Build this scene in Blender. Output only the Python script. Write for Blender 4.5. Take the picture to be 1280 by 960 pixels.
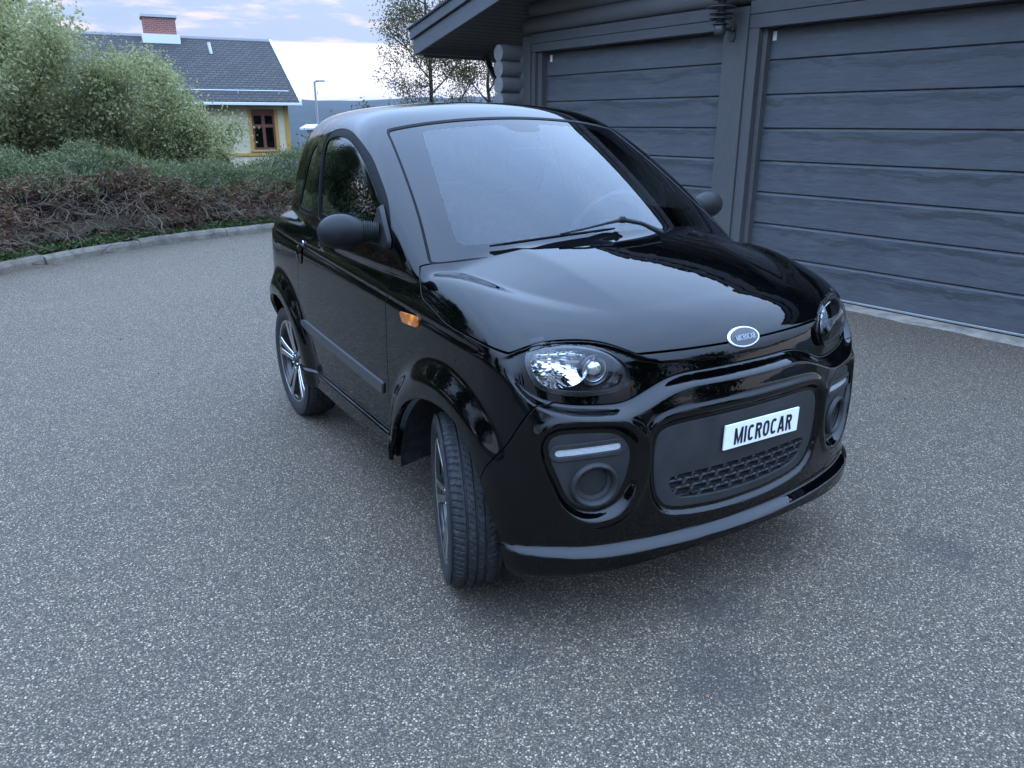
import bpy, bmesh, math, random
import numpy as np
from mathutils import Vector, Matrix, noise
R = math.radians
random.seed(7); rng = np.random.default_rng(11)
for o in list(bpy.data.objects): bpy.data.objects.remove(o)
scene = bpy.context.scene
col = scene.collection
# ---------------------------------------------------------------- camera
cam_d = bpy.data.cameras.new('camera'); cam = bpy.data.objects.new('camera', cam_d); col.objects.link(cam)
cam.location = (0, 0, 1.402); cam.rotation_euler = (R(90-18.957), 0, 0)
cam_d.sensor_width = 36; cam_d.lens = 952/1280*36; cam_d.clip_end = 9000; cam_d.clip_start = .05
scene.camera = cam
scene.render.resolution_x = 1024; scene.render.resolution_y = 768
# ---------------------------------------------------------------- sky, sun, exposure
SUN_AZ, SUN_EL = R(38), R(8)          # azimuth from +Y towards +X
world = bpy.data.worlds.new('World'); scene.world = world; world.use_nodes = True
wn = world.node_tree; wn.nodes.clear()
def nd(t, typ, **kw):
    n = t.nodes.new(typ)
    for k, v in kw.items(): setattr(n, k, v)
    return n
def setin(n, **kw):
    for k, v in kw.items():
        n.inputs[k.replace('_', ' ')].default_value = v
    return n
def math_n(t, op, a, b=None, c=None):
    n = nd(t, 'ShaderNodeMath', operation=op)
    for i, v in enumerate((a, b, c)):
        if v is None: continue
        if hasattr(v, 'is_output'): t.links.new(v, n.inputs[i])
        else: n.inputs[i].default_value = v
    return n.outputs[0]
def mixc(t, fac, a, b):
    n = nd(t, 'ShaderNodeMix', data_type='RGBA')
    for s, v in ((n.inputs[0], fac), (n.inputs[6], a), (n.inputs[7], b)):
        if hasattr(v, 'is_output'): t.links.new(v, s)
        elif isinstance(v, (int, float)): s.default_value = v
        else: s.default_value = (*v, 1)
    return n.outputs[2]
def maprange(t, v, a, b, c=0, d=1, smooth=True):
    n = nd(t, 'ShaderNodeMapRange', interpolation_type='SMOOTHSTEP' if smooth else 'LINEAR')
    t.links.new(v, n.inputs[0])
    for i, q in enumerate((a, b, c, d)): n.inputs[i+1].default_value = q
    return n.outputs[0]
def noise_n(t, vec, scale, detail=4, rough=.55, dist=0):
    n = nd(t, 'ShaderNodeTexNoise'); n.inputs['Scale'].default_value = scale; n.inputs['Detail'].default_value = detail
    n.inputs['Roughness'].default_value = rough; n.inputs['Distortion'].default_value = dist
    if vec is not None: t.links.new(vec, n.inputs['Vector'])
    return n
def vmul(t, vec, s):
    n = nd(t, 'ShaderNodeVectorMath', operation='MULTIPLY'); t.links.new(vec, n.inputs[0]); n.inputs[1].default_value = s; return n.outputs[0]
sky = nd(wn, 'ShaderNodeTexSky', sky_type='NISHITA'); sky.sun_disc = False; sky.sun_elevation = SUN_EL; sky.sun_rotation = SUN_AZ
sky.air_density = 1.0; sky.dust_density = .6; sky.ozone_density = 1.0
geo = nd(wn, 'ShaderNodeTexCoord'); dirv = geo.outputs['Generated']
sep = nd(wn, 'ShaderNodeSeparateXYZ'); wn.links.new(dirv, sep.inputs[0]); el = sep.outputs['Z']
# broken stratus deck: overcast luminance law (darker towards the horizon), a bright clear strip below its far edge
nA = noise_n(wn, vmul(wn, dirv, (1.0, 1.0, 5.0)), 1.6, 4, .5, .3).outputs[0]
nB = noise_n(wn, vmul(wn, dirv, (3, 3, 16.0)), 3.0, 5, .6, .2).outputs[0]
hor = mixc(wn, maprange(wn, nA, .38, .62), (1.65, 2.4, 3.75), (2.3, 2.72, 3.85))
hor = mixc(wn, math_n(wn, 'MULTIPLY', maprange(wn, nB, .51, .68), .9), hor, (4.7, 3.9, 4.2))
zen = mixc(wn, maprange(wn, nA, .35, .65), (4.8, 7.4, 12.4), (5.6, 8.1, 12.8))
deckcol = mixc(wn, maprange(wn, el, .10, .50), hor, zen)
lum = math_n(wn, 'ADD', .95, math_n(wn, 'MULTIPLY', math_n(wn, 'MAXIMUM', el, 0.0), 2.1))
dv = nd(wn, 'ShaderNodeVectorMath', operation='SCALE'); wn.links.new(deckcol, dv.inputs[0]); wn.links.new(lum, dv.inputs['Scale'])
deck = mixc(wn, .12, dv.outputs[0], sky.outputs[0])
stripcol = mixc(wn, maprange(wn, el, .0, .06), (5.6, 4.7, 4.7), (6.6, 6.3, 6.2))
low = mixc(wn, math_n(wn, 'MULTIPLY', maprange(wn, nB, .44, .56), maprange(wn, el, .045, .01)), stripcol, (3.5, 3.8, 4.9))
edge = math_n(wn, 'ADD', el, math_n(wn, 'MULTIPLY', math_n(wn, 'SUBTRACT', nB, .5), .010))
skymix = mixc(wn, maprange(wn, edge, .0865, .0905), low, deck)
bg = nd(wn, 'ShaderNodeBackground'); bg.inputs['Strength'].default_value = .1
wn.links.new(skymix, bg.inputs[0]); wo = nd(wn, 'ShaderNodeOutputWorld'); wn.links.new(bg.outputs[0], wo.inputs[0])
sun_d = bpy.data.lights.new('sun', 'SUN'); sun_d.energy = .6; sun_d.angle = R(12); sun_d.color = (1, .86, .72)
sun = bpy.data.objects.new('sun', sun_d); col.objects.link(sun)
sun.rotation_euler = Vector((-math.sin(SUN_AZ)*math.cos(SUN_EL), -math.cos(SUN_AZ)*math.cos(SUN_EL), -math.sin(SUN_EL))).to_track_quat('-Z', 'Y').to_euler()
vs = scene.view_settings; vs.view_transform = 'Standard'; vs.look = 'None'; vs.exposure = 1.0; vs.gamma = 1; vs.use_curve_mapping = False
try:
    scene.cycles.max_bounces = 8; scene.cycles.transparent_max_bounces = 16; scene.cycles.volume_bounces = 0
except Exception: pass

# ---------------------------------------------------------------- materials
MATS = {}
def new_mat(name):
    m = bpy.data.materials.new(name); m.use_nodes = True; t = m.node_tree; b = t.nodes['Principled BSDF']; MATS[name] = m
    return m, t, b
def pmat(name, c, rough=.5, metal=0, spec=.5, coat=0, var=0, vscale=8, bump=0, bscale=60, alpha=1, coat_r=.03, stretch=(1, 1, 1)):
    m, t, b = new_mat(name)
    b.inputs['Base Color'].default_value = (*c, 1); b.inputs['Roughness'].default_value = rough; b.inputs['Metallic'].default_value = metal
    b.inputs['Specular IOR Level'].default_value = spec; b.inputs['Coat Weight'].default_value = coat; b.inputs['Coat Roughness'].default_value = coat_r
    tc = nd(t, 'ShaderNodeTexCoord'); v = vmul(t, tc.outputs['Object'], stretch)
    if var:
        n = noise_n(t, v, vscale, 6, .6)
        t.links.new(mixc(t, maprange(t, n.outputs[0], .3, .7), tuple(q*(1-var) for q in c), tuple(min(1, q*(1+var)) for q in c)), b.inputs['Base Color'])
        t.links.new(maprange(t, n.outputs[0], .25, .75, max(0, rough-.08), min(1, rough+.08)), b.inputs['Roughness'])
    if bump:
        n = noise_n(t, v, bscale, 5, .6); bp = nd(t, 'ShaderNodeBump'); bp.inputs['Strength'].default_value = bump; bp.inputs['Distance'].default_value = .01
        t.links.new(n.outputs[0], bp.inputs['Height']); t.links.new(bp.outputs[0], b.inputs['Normal'])
    return m
def glass_mat(name, tint, ior=1.5, refl_rough=0.0, boost=1.0):
    """thin pane: fresnel reflection of both faces over a tinted see-through body"""
    m = bpy.data.materials.new(name); m.use_nodes = True; t = m.node_tree; t.nodes.clear(); MATS[name] = m
    tr = nd(t, 'ShaderNodeBsdfTransparent'); tr.inputs[0].default_value = (*tint, 1)
    gl = nd(t, 'ShaderNodeBsdfGlossy'); gl.inputs['Roughness'].default_value = refl_rough; gl.inputs['Color'].default_value = (.95, .97, 1, 1)
    fr = nd(t, 'ShaderNodeFresnel'); fr.inputs[0].default_value = ior
    f2 = math_n(t, 'MINIMUM', math_n(t, 'MULTIPLY', fr.outputs[0], boost), 1.0)
    mx = nd(t, 'ShaderNodeMixShader'); t.links.new(f2, mx.inputs[0]); t.links.new(tr.outputs[0], mx.inputs[1]); t.links.new(gl.outputs[0], mx.inputs[2])
    o = nd(t, 'ShaderNodeOutputMaterial'); t.links.new(mx.outputs[0], o.inputs[0])
# ---------------------------------------------------------------- mesh helpers
def tag(o, label=None, cat=None, group=None, kind=None):
    for k, v in (('label', label), ('category', cat), ('group', group), ('kind', kind)):
        if v: o[k] = v
    return o
def empty(name, loc=(0, 0, 0), rz=0, parent=None):
    o = bpy.data.objects.new(name, None); col.objects.link(o); o.location = loc; o.rotation_euler = (0, 0, rz); o.empty_display_size = .2
    if parent: o.parent = parent
    return o
def link_mesh(name, me, mat=None, parent=None):
    o = bpy.data.objects.new(name, me); col.objects.link(o)
    if mat is not None and len(me.materials) == 0:
        for q in (mat if isinstance(mat, (list, tuple)) else [mat]): me.materials.append(MATS[q] if isinstance(q, str) else q)
    if parent: o.parent = parent
    return o
def np_mesh(name, V, F, N=None, smooth=True, mat_idx=None):
    """F: (n,3) or (n,4) index array"""
    V = np.asarray(V, np.float32); F = np.asarray(F, np.int32); k = F.shape[1]
    me = bpy.data.meshes.new(name); me.vertices.add(len(V)); me.vertices.foreach_set('co', V.ravel())
    me.loops.add(F.size); me.loops.foreach_set('vertex_index', F.ravel())
    me.polygons.add(len(F)); me.polygons.foreach_set('loop_start', np.arange(0, F.size, k, dtype=np.int32))
    me.polygons.foreach_set('loop_total', np.full(len(F), k, np.int32))
    if mat_idx is not None: me.polygons.foreach_set('material_index', np.asarray(mat_idx, np.int32))
    me.polygons.foreach_set('use_smooth', np.full(len(F), smooth))
    me.update(calc_edges=True)
    if N is not None: me.normals_split_custom_set_from_vertices(np.asarray(N, np.float32))
    return me
def rotz(a): return np.array([[math.cos(a), -math.sin(a), 0], [math.sin(a), math.cos(a), 0], [0, 0, 1]])
class MB:
    def __init__(s): s.v = []; s.f = []; s.m = []; s.sm = []
    def add(s, V, F, m=0, smooth=False):
        k = len(s.v); s.v += [tuple(float(c) for c in p) for p in V]
        for f in F: s.f.append(tuple(int(i)+k for i in f)); s.m.append(m); s.sm.append(smooth)
        return s
    def box(s, x0, x1, y0, y1, z0, z1, m=0, tf=None):
        V = [(x, y, z) for z in (z0, z1) for y in (y0, y1) for x in (x0, x1)]
        if tf is not None: V = [tf(p) for p in V]
        return s.add(V, [(0, 2, 3, 1), (4, 5, 7, 6), (0, 1, 5, 4), (2, 6, 7, 3), (0, 4, 6, 2), (1, 3, 7, 5)], m)
    def prism(s, poly, h0, h1, tf=lambda u, v, h: (u, v, h), m=0, smooth=False):
        n = len(poly); V = [tf(u, v, h0) for u, v in poly]+[tf(u, v, h1) for u, v in poly]
        s.add(V, [tuple(range(n))[::-1], tuple(range(n, 2*n))], m)
        s.add(V, [(i, (i+1) % n, n+(i+1) % n, n+i) for i in range(n)], m, smooth); return s
    def lathe(s, prof, n=32, tf=lambda x, y, z: (x, y, z), m=0, a0=0, a1=2*math.pi, smooth=True):
        full = abs(a1-a0-2*math.pi) < 1e-6; k = n if full else n+1; V = []
        for i in range(k):
            a = a0+(a1-a0)*i/n
            for r, z in prof: V.append(tf(r*math.cos(a), r*math.sin(a), z))
        p = len(prof)
        return s.add(V, [(i*p+j, ((i+1) % k)*p+j, ((i+1) % k)*p+j+1, i*p+j+1) for i in range(n) for j in range(p-1)], m, smooth)
    def tube(s, pts, rad, n=8, m=0, caps=True, smooth=True):
        P = [Vector(p) for p in pts]; rads = rad if isinstance(rad, (list, tuple)) else [rad]*len(P); V = []; up = None
        for i, p in enumerate(P):
            t = (P[min(i+1, len(P)-1)]-P[max(i-1, 0)])
            t = t.normalized() if t.length > 1e-9 else Vector((0, 0, 1))
            if up is None: up = t.orthogonal().normalized()
            else:
                up = (up-t*up.dot(t)); up = up.normalized() if up.length > 1e-6 else t.orthogonal().normalized()
            b = t.cross(up)
            for k in range(n):
                a = 2*math.pi*k/n; V.append(p+(up*math.cos(a)+b*math.sin(a))*rads[i])
        F = [(i*n+k, i*n+(k+1) % n, (i+1)*n+(k+1) % n, (i+1)*n+k) for i in range(len(P)-1) for k in range(n)]
        s.add(V, F, m, smooth)
        if caps: s.add(V[:n], [tuple(range(n))[::-1]], m); s.add(V[-n:], [tuple(range(n))], m)
        return s
    def mesh(s, name):
        me = bpy.data.meshes.new(name); me.from_pydata(s.v, [], s.f)
        me.polygons.foreach_set('material_index', s.m); me.polygons.foreach_set('use_smooth', s.sm); me.update(); return me
    def build(s, name, mat, parent=None, bevel=0, seg=2):
        o = link_mesh(name, s.mesh(name), mat, parent)
        if bevel:
            b = o.modifiers.new('bevel', 'BEVEL'); b.width = bevel; b.segments = seg; b.limit_method = 'ANGLE'; b.angle_limit = R(40); b.harden_normals = False
        return o
def text_mesh(name, body, size, sx=1.0, extrude=.001, bold=0.0):
    c = bpy.data.curves.new(name, 'FONT'); c.body = body; c.size = size; c.align_x = 'CENTER'; c.align_y = 'CENTER'; c.extrude = extrude; c.offset = bold; c.resolution_u = 4
    o = bpy.data.objects.new(name, c); col.objects.link(o)
    me = bpy.data.meshes.new_from_object(o.evaluated_get(bpy.context.evaluated_depsgraph_get()))
    bpy.data.objects.remove(o); me.transform(Matrix.Diagonal((sx, 1, 1, 1))); me.name = name
    return me
# ---------------------------------------------------------------- car surface (implicit function, car axes: x forward, y left, z up)
def spl(xs, ys):
    xs = np.array(xs, float); ys = np.array(ys, float); n = len(xs); h = np.diff(xs)
    A = np.zeros((n, n)); b = np.zeros(n); A[0, 0] = A[-1, -1] = 1
    for i in range(1, n-1):
        A[i, i-1] = h[i-1]; A[i, i] = 2*(h[i-1]+h[i]); A[i, i+1] = h[i]
        b[i] = 6*((ys[i+1]-ys[i])/h[i]-(ys[i]-ys[i-1])/h[i-1])
    m = np.linalg.solve(A, b)
    def f(x):
        x = np.asarray(x, float); i = np.clip(np.searchsorted(xs, x)-1, 0, n-2); xc = np.clip(x, xs[0], xs[-1])
        t = xc-xs[i]; u = xs[i+1]-xc; H = h[i]
        v = (m[i]*u**3+m[i+1]*t**3)/(6*H)+(ys[i]/H-m[i]*H/6)*u+(ys[i+1]/H-m[i+1]*H/6)*t
        s0 = (ys[1]-ys[0])/h[0]-h[0]*m[1]/6; s1 = (ys[-1]-ys[-2])/h[-1]+h[-1]*m[-2]/6
        return v+np.minimum(x-xs[0], 0)*s0+np.maximum(x-xs[-1], 0)*s1
    return f
def smax(a, b, k):
    h = np.maximum(k-np.abs(a-b), 0)/k
    return np.maximum(a, b)+h*h*h*k/6
def smin(a, b, k): return -smax(-a, -b, k)
def sst(a, b, x):
    t = np.clip((x-a)/(b-a), 0, 1); return t*t*t*(t*(6*t-15)+10)
def closed_curve(pts, n=10):
    P = np.array(pts, float); m = len(P); out = []
    for i in range(m):
        p0, p1, p2, p3 = P[i-1], P[i], P[(i+1) % m], P[(i+2) % m]
        for k in range(n):
            t = k/n
            out.append(.5*((2*p1)+(p2-p0)*t+(2*p0-5*p1+4*p2-p3)*t*t+(3*p1-p0-3*p2+p3)*t**3))
    return np.array(out)
def sdf2(poly, a, b, reach=.12):
    """signed distance (negative inside) of the points (a, b) to a closed polygon; far points get a large value"""
    a = np.asarray(a, float); b = np.asarray(b, float); out = np.full(a.shape, 9.0)
    lo = poly.min(0)-reach; hi = poly.max(0)+reach
    s = (a > lo[0]) & (a < hi[0]) & (b > lo[1]) & (b < hi[1])
    if not s.any(): return out
    ax = a[s]; bx = b[s]; d = np.full(ax.shape, 1e9); ins = np.zeros(ax.shape, bool)
    for i in range(len(poly)):
        p = poly[i]; q = poly[(i+1) % len(poly)]; e = q-p; L = e@e
        if L < 1e-14: continue
        wx = ax-p[0]; wy = bx-p[1]; t = np.clip((wx*e[0]+wy*e[1])/L, 0, 1)
        d = np.minimum(d, (wx-e[0]*t)**2+(wy-e[1]*t)**2)
        c = ((p[1] <= bx) & (q[1] > bx)) | ((q[1] <= bx) & (p[1] > bx))
        if abs(e[1]) > 1e-12: ins ^= c & (ax < p[0]+(bx-p[1])/e[1]*e[0])
    d = np.sqrt(d); out[s] = np.where(ins, -d, d); return out
def mirror_pts(p): return list(p)+[(-a, b) for a, b in reversed(p) if abs(a) > 1e-6]

Wp = spl([-1.4, -1.2, -.9, -.4, .1, .6, .95, 1.2, 1.45], [.60, .672, .708, .715, .715, .715, .715, .70, .655])
Wz = spl([.1, .3, .5, .7, .82, .865, .885, .93, .98, 1.05, 1.15], [-.03, -.012, 0, .003, .001, -.002, -.006, -.017, -.032, -.058, -.10])
Th = spl([-1.5, -.9, -.3, .3, .62, .8, 1.0, 1.2, 1.32, 1.4], [1.0, 1.06, 1.065, 1.05, 1.03, 1.012, .978, .920, .868, .82])
Tc = spl([-1.5, .3, .62, .9, 1.2, 1.5], [.12, .10, .085, .09, .16, .2])
Xc = spl([.1, .3, .5, .65, .75, .85, .95], [1.39, 1.40, 1.405, 1.395, 1.37, 1.345, 1.30])
Rf = spl([-1.3, -1.0, -.6, -.3, 0, .2, .5], [1.36, 1.437, 1.483, 1.492, 1.472, 1.43, 1.32])
Wgx = spl([-1.3, -.9, -.4, .1, .5, .8], [-.15, -.075, -.02, 0, -.004, -.02])
Xr = spl([.1, .4, .6, .9, 1.05, 1.2, 1.4, 1.5], [1.30, 1.345, 1.35, 1.30, 1.23, 1.14, .98, .88])
zlow = spl([0, .15, .254, .327, .394, .478, .592, .637, .664, .70], [.748, .748, .742, .719, .695, .692, .708, .729, .757, .82])
zedge = spl([0, .15, .25, .33, .38, .43, .52, .58, .63, .70], [.791, .792, .797, .809, .830, .850, .862, .860, .850, .820])
zseam = spl([.5, .60, .634, .662, .728, .847, .99, 1.101, 1.17, 1.25], [1.10, 1.0, .962, .923, .89, .862, .849, .840, .832, .825])
crest = spl([.6, .738, .906, 1.081, 1.17], [.395, .372, .342, .318, .300])
valley = spl([.6, .694, .818, .971, 1.069, 1.17], [.63, .60, .566, .515, .45, .36])
POD = closed_curve([(.612, .606), (.588, .626), (.515, .626), (.448, .618), (.413, .592), (.402, .552), (.414, .485), (.440, .430), (.480, .409), (.528, .415), (.566, .448), (.592, .510), (.610, .565)])
LENS = closed_curve([(.636, .800), (.626, .832), (.596, .847), (.516, .848), (.440, .832), (.398, .800), (.388, .768), (.404, .736), (.448, .724), (.520, .724), (.585, .734), (.622, .756)])
GRILLE = closed_curve(mirror_pts([(0, .624), (.12, .624), (.25, .621), (.305, .611), (.326, .585), (.331, .53), (.325, .46), (.304, .405), (.258, .375), (.13, .360), (0, .357)]))
def CARF(x, y, z):
    ay = np.sqrt(y*y+1e-6)
    zz = z+.05*x*sst(.55, .8, z)
    side = Wp(x)+Wz(zz)
    # shoulder groove, fender flares, sill
    side = side-.004*np.exp(-((zz-.872)/.008)**2)*sst(1.15, .95, x)
    rf = np.sqrt((x-.86)**2+(z-.275)**2); rr = np.sqrt((x+.885)**2+(z-.275)**2)
    side = side+.036*(1-sst(.36, .49, rf))*sst(.12, .25, z)+.034*(1-sst(.36, .49, rr))*sst(.12, .25, z)
    side = side+.013*sst(.362, .340, z)*sst(.62, .5, np.abs(x+.03))
    fs = ay-side
    t = np.clip((valley(x)-ay)/(valley(x)-crest(x)), 0, 1)
    yv = valley(x); tr = (yv-ay)/(yv-crest(x)); tt = smin(smax(tr, 0*tr, .10), 1+0*tr, .14)
    ramp = np.clip((1.19-x)/.46, 0, 1.1)**1.1*sst(.35, .5, x)
    bul = ramp*(.046*tt-.026*sst(.10, -.02, ay-yv))
    ft = z-(Th(x)-Tc(x)*y*y+bul)
    X = Xc(z)-.27*y*y-.25*ay**6
    fz = sst(.9, 1.1, x)
    zl = zlow(ay); zu = zedge(ay)
    band = .034*sst(zl-.030, zl+.006, z)*sst(zu-.002, zu-.015, z)*sst(.70, .64, ay)
    X = X-band*fz
    m = x > .9
    dp = np.full(x.shape, 9.0); dg = dp.copy()
    if m.any():
        dp[m] = sdf2(POD, ay[m], z[m]); dg[m] = sdf2(GRILLE, y[m], z[m])
    X = X+fz*(.007*np.exp(-((dp-.040)/.015)**2)-.022*sst(.034, .008, dp))
    up = sst(.56, .66, z)
    X = X+fz*(.006*up*np.exp(-((dg-.040)/.012)**2)-.016*sst(.030, .006, dg))
    X = X+fz*.034*sst(.305, .272, z-.012*sst(.45, .68, ay))*sst(.17, .225, z-.02)
    ff = x-X
    fr = -x-(Xr(z)-.22*y*y)
    f = smax(fs, ft, .13); f = smax(f, ff, .15); f = smax(f, fr, .3)
    Wg = .697-.13*(z-1.0)-.25*np.maximum(z-1.0, 0)**2+Wgx(x)
    gs = (ay-Wg)*.95
    gt = z-(Rf(x)-.007-.155*y*y)
    gw = (x-(.805-1.755*(z-1.01)-.5*y*y+.75*(z-1.0)*(1.42-z)))*.5
    gr = (-x-(Xr(z)-.25*y*y))*.85
    g = smax(gt, gs, .18); g = smax(g, gw, .06); g = smax(g, gr, .25); g = smax(g, .93-z, .04)
    return smin(f, g, .02)
def ev(F, P, chunk=400000):
    return np.concatenate([F(P[i:i+chunk, 0], P[i:i+chunk, 1], P[i:i+chunk, 2]) for i in range(0, len(P), chunk)])
def gradn(F, P, e=8e-4):
    G = np.empty_like(P)
    for k in range(3):
        d = np.zeros(3); d[k] = e; G[:, k] = (ev(F, P+d)-ev(F, P-d))/(2*e)
    return G
def project(F, P, it=3):
    for _ in range(it):
        G = gradn(F, P); v = ev(F, P); P = P-G*(v/np.maximum((G*G).sum(1), .05))[:, None]
    return P
def surface_net(F, lo, hi, h):
    n = [int(round((hi[k]-lo[k])/h))+1 for k in range(3)]
    ax = [lo[k]+h*np.arange(n[k]) for k in range(3)]
    G = np.stack(np.meshgrid(*ax, indexing='ij'), -1).reshape(-1, 3)
    v = ev(F, G).reshape(n)
    s = v < 0
    cnt = sum(s[i:n[0]-1+i, j:n[1]-1+j, k:n[2]-1+k].astype(int) for i in (0, 1) for j in (0, 1) for k in (0, 1))
    act = (cnt > 0) & (cnt < 8); idx = -np.ones(act.shape, int); idx[act] = np.arange(act.sum())
    cells = np.argwhere(act); acc = np.zeros((len(cells), 3)); w = np.zeros(len(cells))
    C = [(i, j, k) for i in (0, 1) for j in (0, 1) for k in (0, 1)]
    for a in C:
        for b in C:
            if sum(abs(p-q) for p, q in zip(a, b)) != 1 or a > b: continue
            va = v[cells[:, 0]+a[0], cells[:, 1]+a[1], cells[:, 2]+a[2]]; vb = v[cells[:, 0]+b[0], cells[:, 1]+b[1], cells[:, 2]+b[2]]
            c = (va < 0) != (vb < 0); t = np.where(c, va/np.where(c, va-vb, 1), 0)
            acc += np.where(c, 1, 0)[:, None]*(np.array(a)+t[:, None]*(np.array(b)-np.array(a))); w += c
    V = np.array(lo)+h*(cells+acc/w[:, None])
    Q = []
    for k in range(3):
        a, b = (k+1) % 3, (k+2) % 3
        sl0 = [slice(None)]*3; sl1 = [slice(None)]*3; sl0[k] = slice(0, -1); sl1[k] = slice(1, None)
        cr = np.argwhere(s[tuple(sl0)] != s[tuple(sl1)])
        cr = cr[(cr[:, a] > 0) & (cr[:, b] > 0) & (cr[:, a] < n[a]-1) & (cr[:, b] < n[b]-1)]
        ins = s[cr[:, 0], cr[:, 1], cr[:, 2]]
        def g(da, db):
            c = cr.copy(); c[:, a] += da; c[:, b] += db; return idx[c[:, 0], c[:, 1], c[:, 2]]
        q = np.stack([g(-1, -1), g(0, -1), g(0, 0), g(-1, 0)], 1)
        q[~ins] = q[~ins][:, ::-1]; Q.append(q)
    return V, np.concatenate(Q)
def subdivide(V, Q):
    n = len(V); E = np.sort(np.stack([Q, np.roll(Q, -1, 1)], -1).reshape(-1, 2), 1)
    key = E[:, 0].astype(np.int64)*n+E[:, 1]; u, inv = np.unique(key, return_inverse=True)
    em = (V[u//n]+V[u % n])/2; fm = V[Q].mean(1); inv = inv.reshape(-1, 4)+n; f = n+len(em)+np.arange(len(Q))
    V2 = np.concatenate([V, em, fm])
    Q2 = np.concatenate([np.stack([Q[:, i], inv[:, i], f, inv[:, i-1]], 1) for i in range(4)])
    return V2, Q2
# meshes below are (V, N, T): points, normals, triangles
def compact(V, N, T):
    used = np.zeros(len(V), bool); used[T.ravel()] = True; m = np.cumsum(used)-1
    return V[used], N[used], m[T]
def clip(M, g):
    """keep the part where g(V) < 0, cutting triangles along g = 0"""
    V, N, T = M
    if len(T) == 0: return M
    d = g(V); ins = d < 0; c = ins[T].sum(1)
    keep = T[c == 3]; one = T[c == 1]; two = T[c == 2]
    if len(one)+len(two) == 0: return compact(V, N, keep)
    def roll(Ts, flag):
        k = np.argmax(flag, 1); r = np.arange(len(Ts)); return np.stack([Ts[r, k], Ts[r, (k+1) % 3], Ts[r, (k+2) % 3]], 1)
    one = roll(one, ins[one]) if len(one) else one; two = roll(two, ~ins[two]) if len(two) else two
    E = np.concatenate([one[:, [0, 1]], one[:, [0, 2]], two[:, [0, 1]], two[:, [0, 2]]])
    Es = np.sort(E, 1); key = Es[:, 0].astype(np.int64)*len(V)+Es[:, 1]; u, inv = np.unique(key, return_inverse=True); inv = inv.ravel()
    a = u//len(V); b = u % len(V); t = (d[a]/(d[a]-d[b]))[:, None]
    NV = V[a]+(V[b]-V[a])*t; NN = N[a]+(N[b]-N[a])*t; NN /= np.linalg.norm(NN, axis=1, keepdims=True)+1e-12
    inv = inv+len(V); n1 = len(one); n2 = len(two)
    p1, p2, q1, q2 = inv[:n1], inv[n1:2*n1], inv[2*n1:2*n1+n2], inv[2*n1+n2:]
    T2 = np.concatenate([keep, np.stack([one[:, 0], p1, p2], 1), np.stack([q1, two[:, 1], two[:, 2]], 1), np.stack([q1, two[:, 2], q2], 1)])
    return compact(np.concatenate([V, NV]), np.concatenate([N, NN]), T2)
def select(M, mask):
    V, N, T = M; return compact(V, N, T[mask[T].all(1)])
def boundary(T):
    E = np.concatenate([T[:, [0, 1]], T[:, [1, 2]], T[:, [2, 0]]]); Es = np.sort(E, 1)
    n = T.max()+1; key = Es[:, 0].astype(np.int64)*n+Es[:, 1]; u, i, c = np.unique(key, return_index=True, return_counts=True)
    return E[i[c == 1]]
def with_lip(M, depth=.014, r=.0015):
    """roll every open edge inwards so that the sheet reads as a panel with thickness"""
    V, N, T = M
    E = boundary(T)
    if len(E) == 0: return M
    bi = np.unique(E); pos = -np.ones(len(V), int); pos[bi] = np.arange(len(bi)); e = pos[E]
    out = np.zeros((len(bi), 3)); tang = V[E[:, 1]]-V[E[:, 0]]; tang /= np.linalg.norm(tang, axis=1, keepdims=True)+1e-12
    nn = np.cross(tang, N[E[:, 0]])
    np.add.at(out, e[:, 0], nn); np.add.at(out, e[:, 1], nn); out /= np.linalg.norm(out, axis=1, keepdims=True)+1e-9
    B = V[bi]; NB = N[bi]
    r1 = B+out*r-NB*r; r2 = r1-NB*depth; k = len(V); nb = len(bi)
    V2 = np.concatenate([V, r1, r2]); N2 = np.concatenate([N, out, out])
    a = E[:, 0]; b = E[:, 1]; a1 = k+e[:, 0]; b1 = k+e[:, 1]; a2 = a1+nb; b2 = b1+nb
    T2 = np.concatenate([T, np.stack([b, a, a1], 1), np.stack([b, a1, b1], 1), np.stack([b1, a1, a2], 1), np.stack([b1, a2, b2], 1)])
    return V2, N2, T2
def offset(M, d): return M[0]+M[1]*d, M[1], M[2]
# ---------------------------------------------------------------- setting: ground, drive, kerb
def ground_h(x, y):
    x = np.asarray(x, float); y = np.asarray(y, float); r = np.hypot(x, y)
    d = np.maximum(y-11.5+.0*x, 0)+np.maximum(-x-8.5, 0)*.8
    z = -.03-1.15*sst(0, 14, d)-2.6*sst(12, 70, d)-10*sst(60, 300, d)
    hill = sst(500, 1500, r)*(1-.25*sst(1600, 2200, r)); az = np.arctan2(x, y)
    hh = 37+9*np.sin(az*3+.4)+6*np.sin(az*7+2.1)+3*np.sin(az*17+1)+2*np.sin(az*41)
    return z+hill*(hh+13)
rs = np.concatenate([np.linspace(.5, 14, 22), np.geomspace(15, 2200, 75)]); az = np.linspace(0, 2*math.pi, 241)[:-1]
Rg, Ag = np.meshgrid(rs, az, indexing='ij'); gx = Rg*np.sin(Ag); gy = Rg*np.cos(Ag); gz = ground_h(gx, gy)
far = Rg > 450; gz = gz+np.where(far, rng.normal(0, 1.3, gz.shape)*sst(450, 900, Rg), 0)
GV = np.concatenate([[[0, 0, -.03]], np.stack([gx, gy, gz], -1).reshape(-1, 3)]); na = len(az); nr = len(rs)
GT = [(0, 1+(i+1) % na, 1+i) for i in range(na)]
i = np.arange(na)[None]; j = np.arange(nr-1)[:, None]
a_ = 1+j*na+i; b_ = 1+j*na+(i+1) % na; c_ = 1+(j+1)*na+(i+1) % na; d_ = 1+(j+1)*na+i
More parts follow.
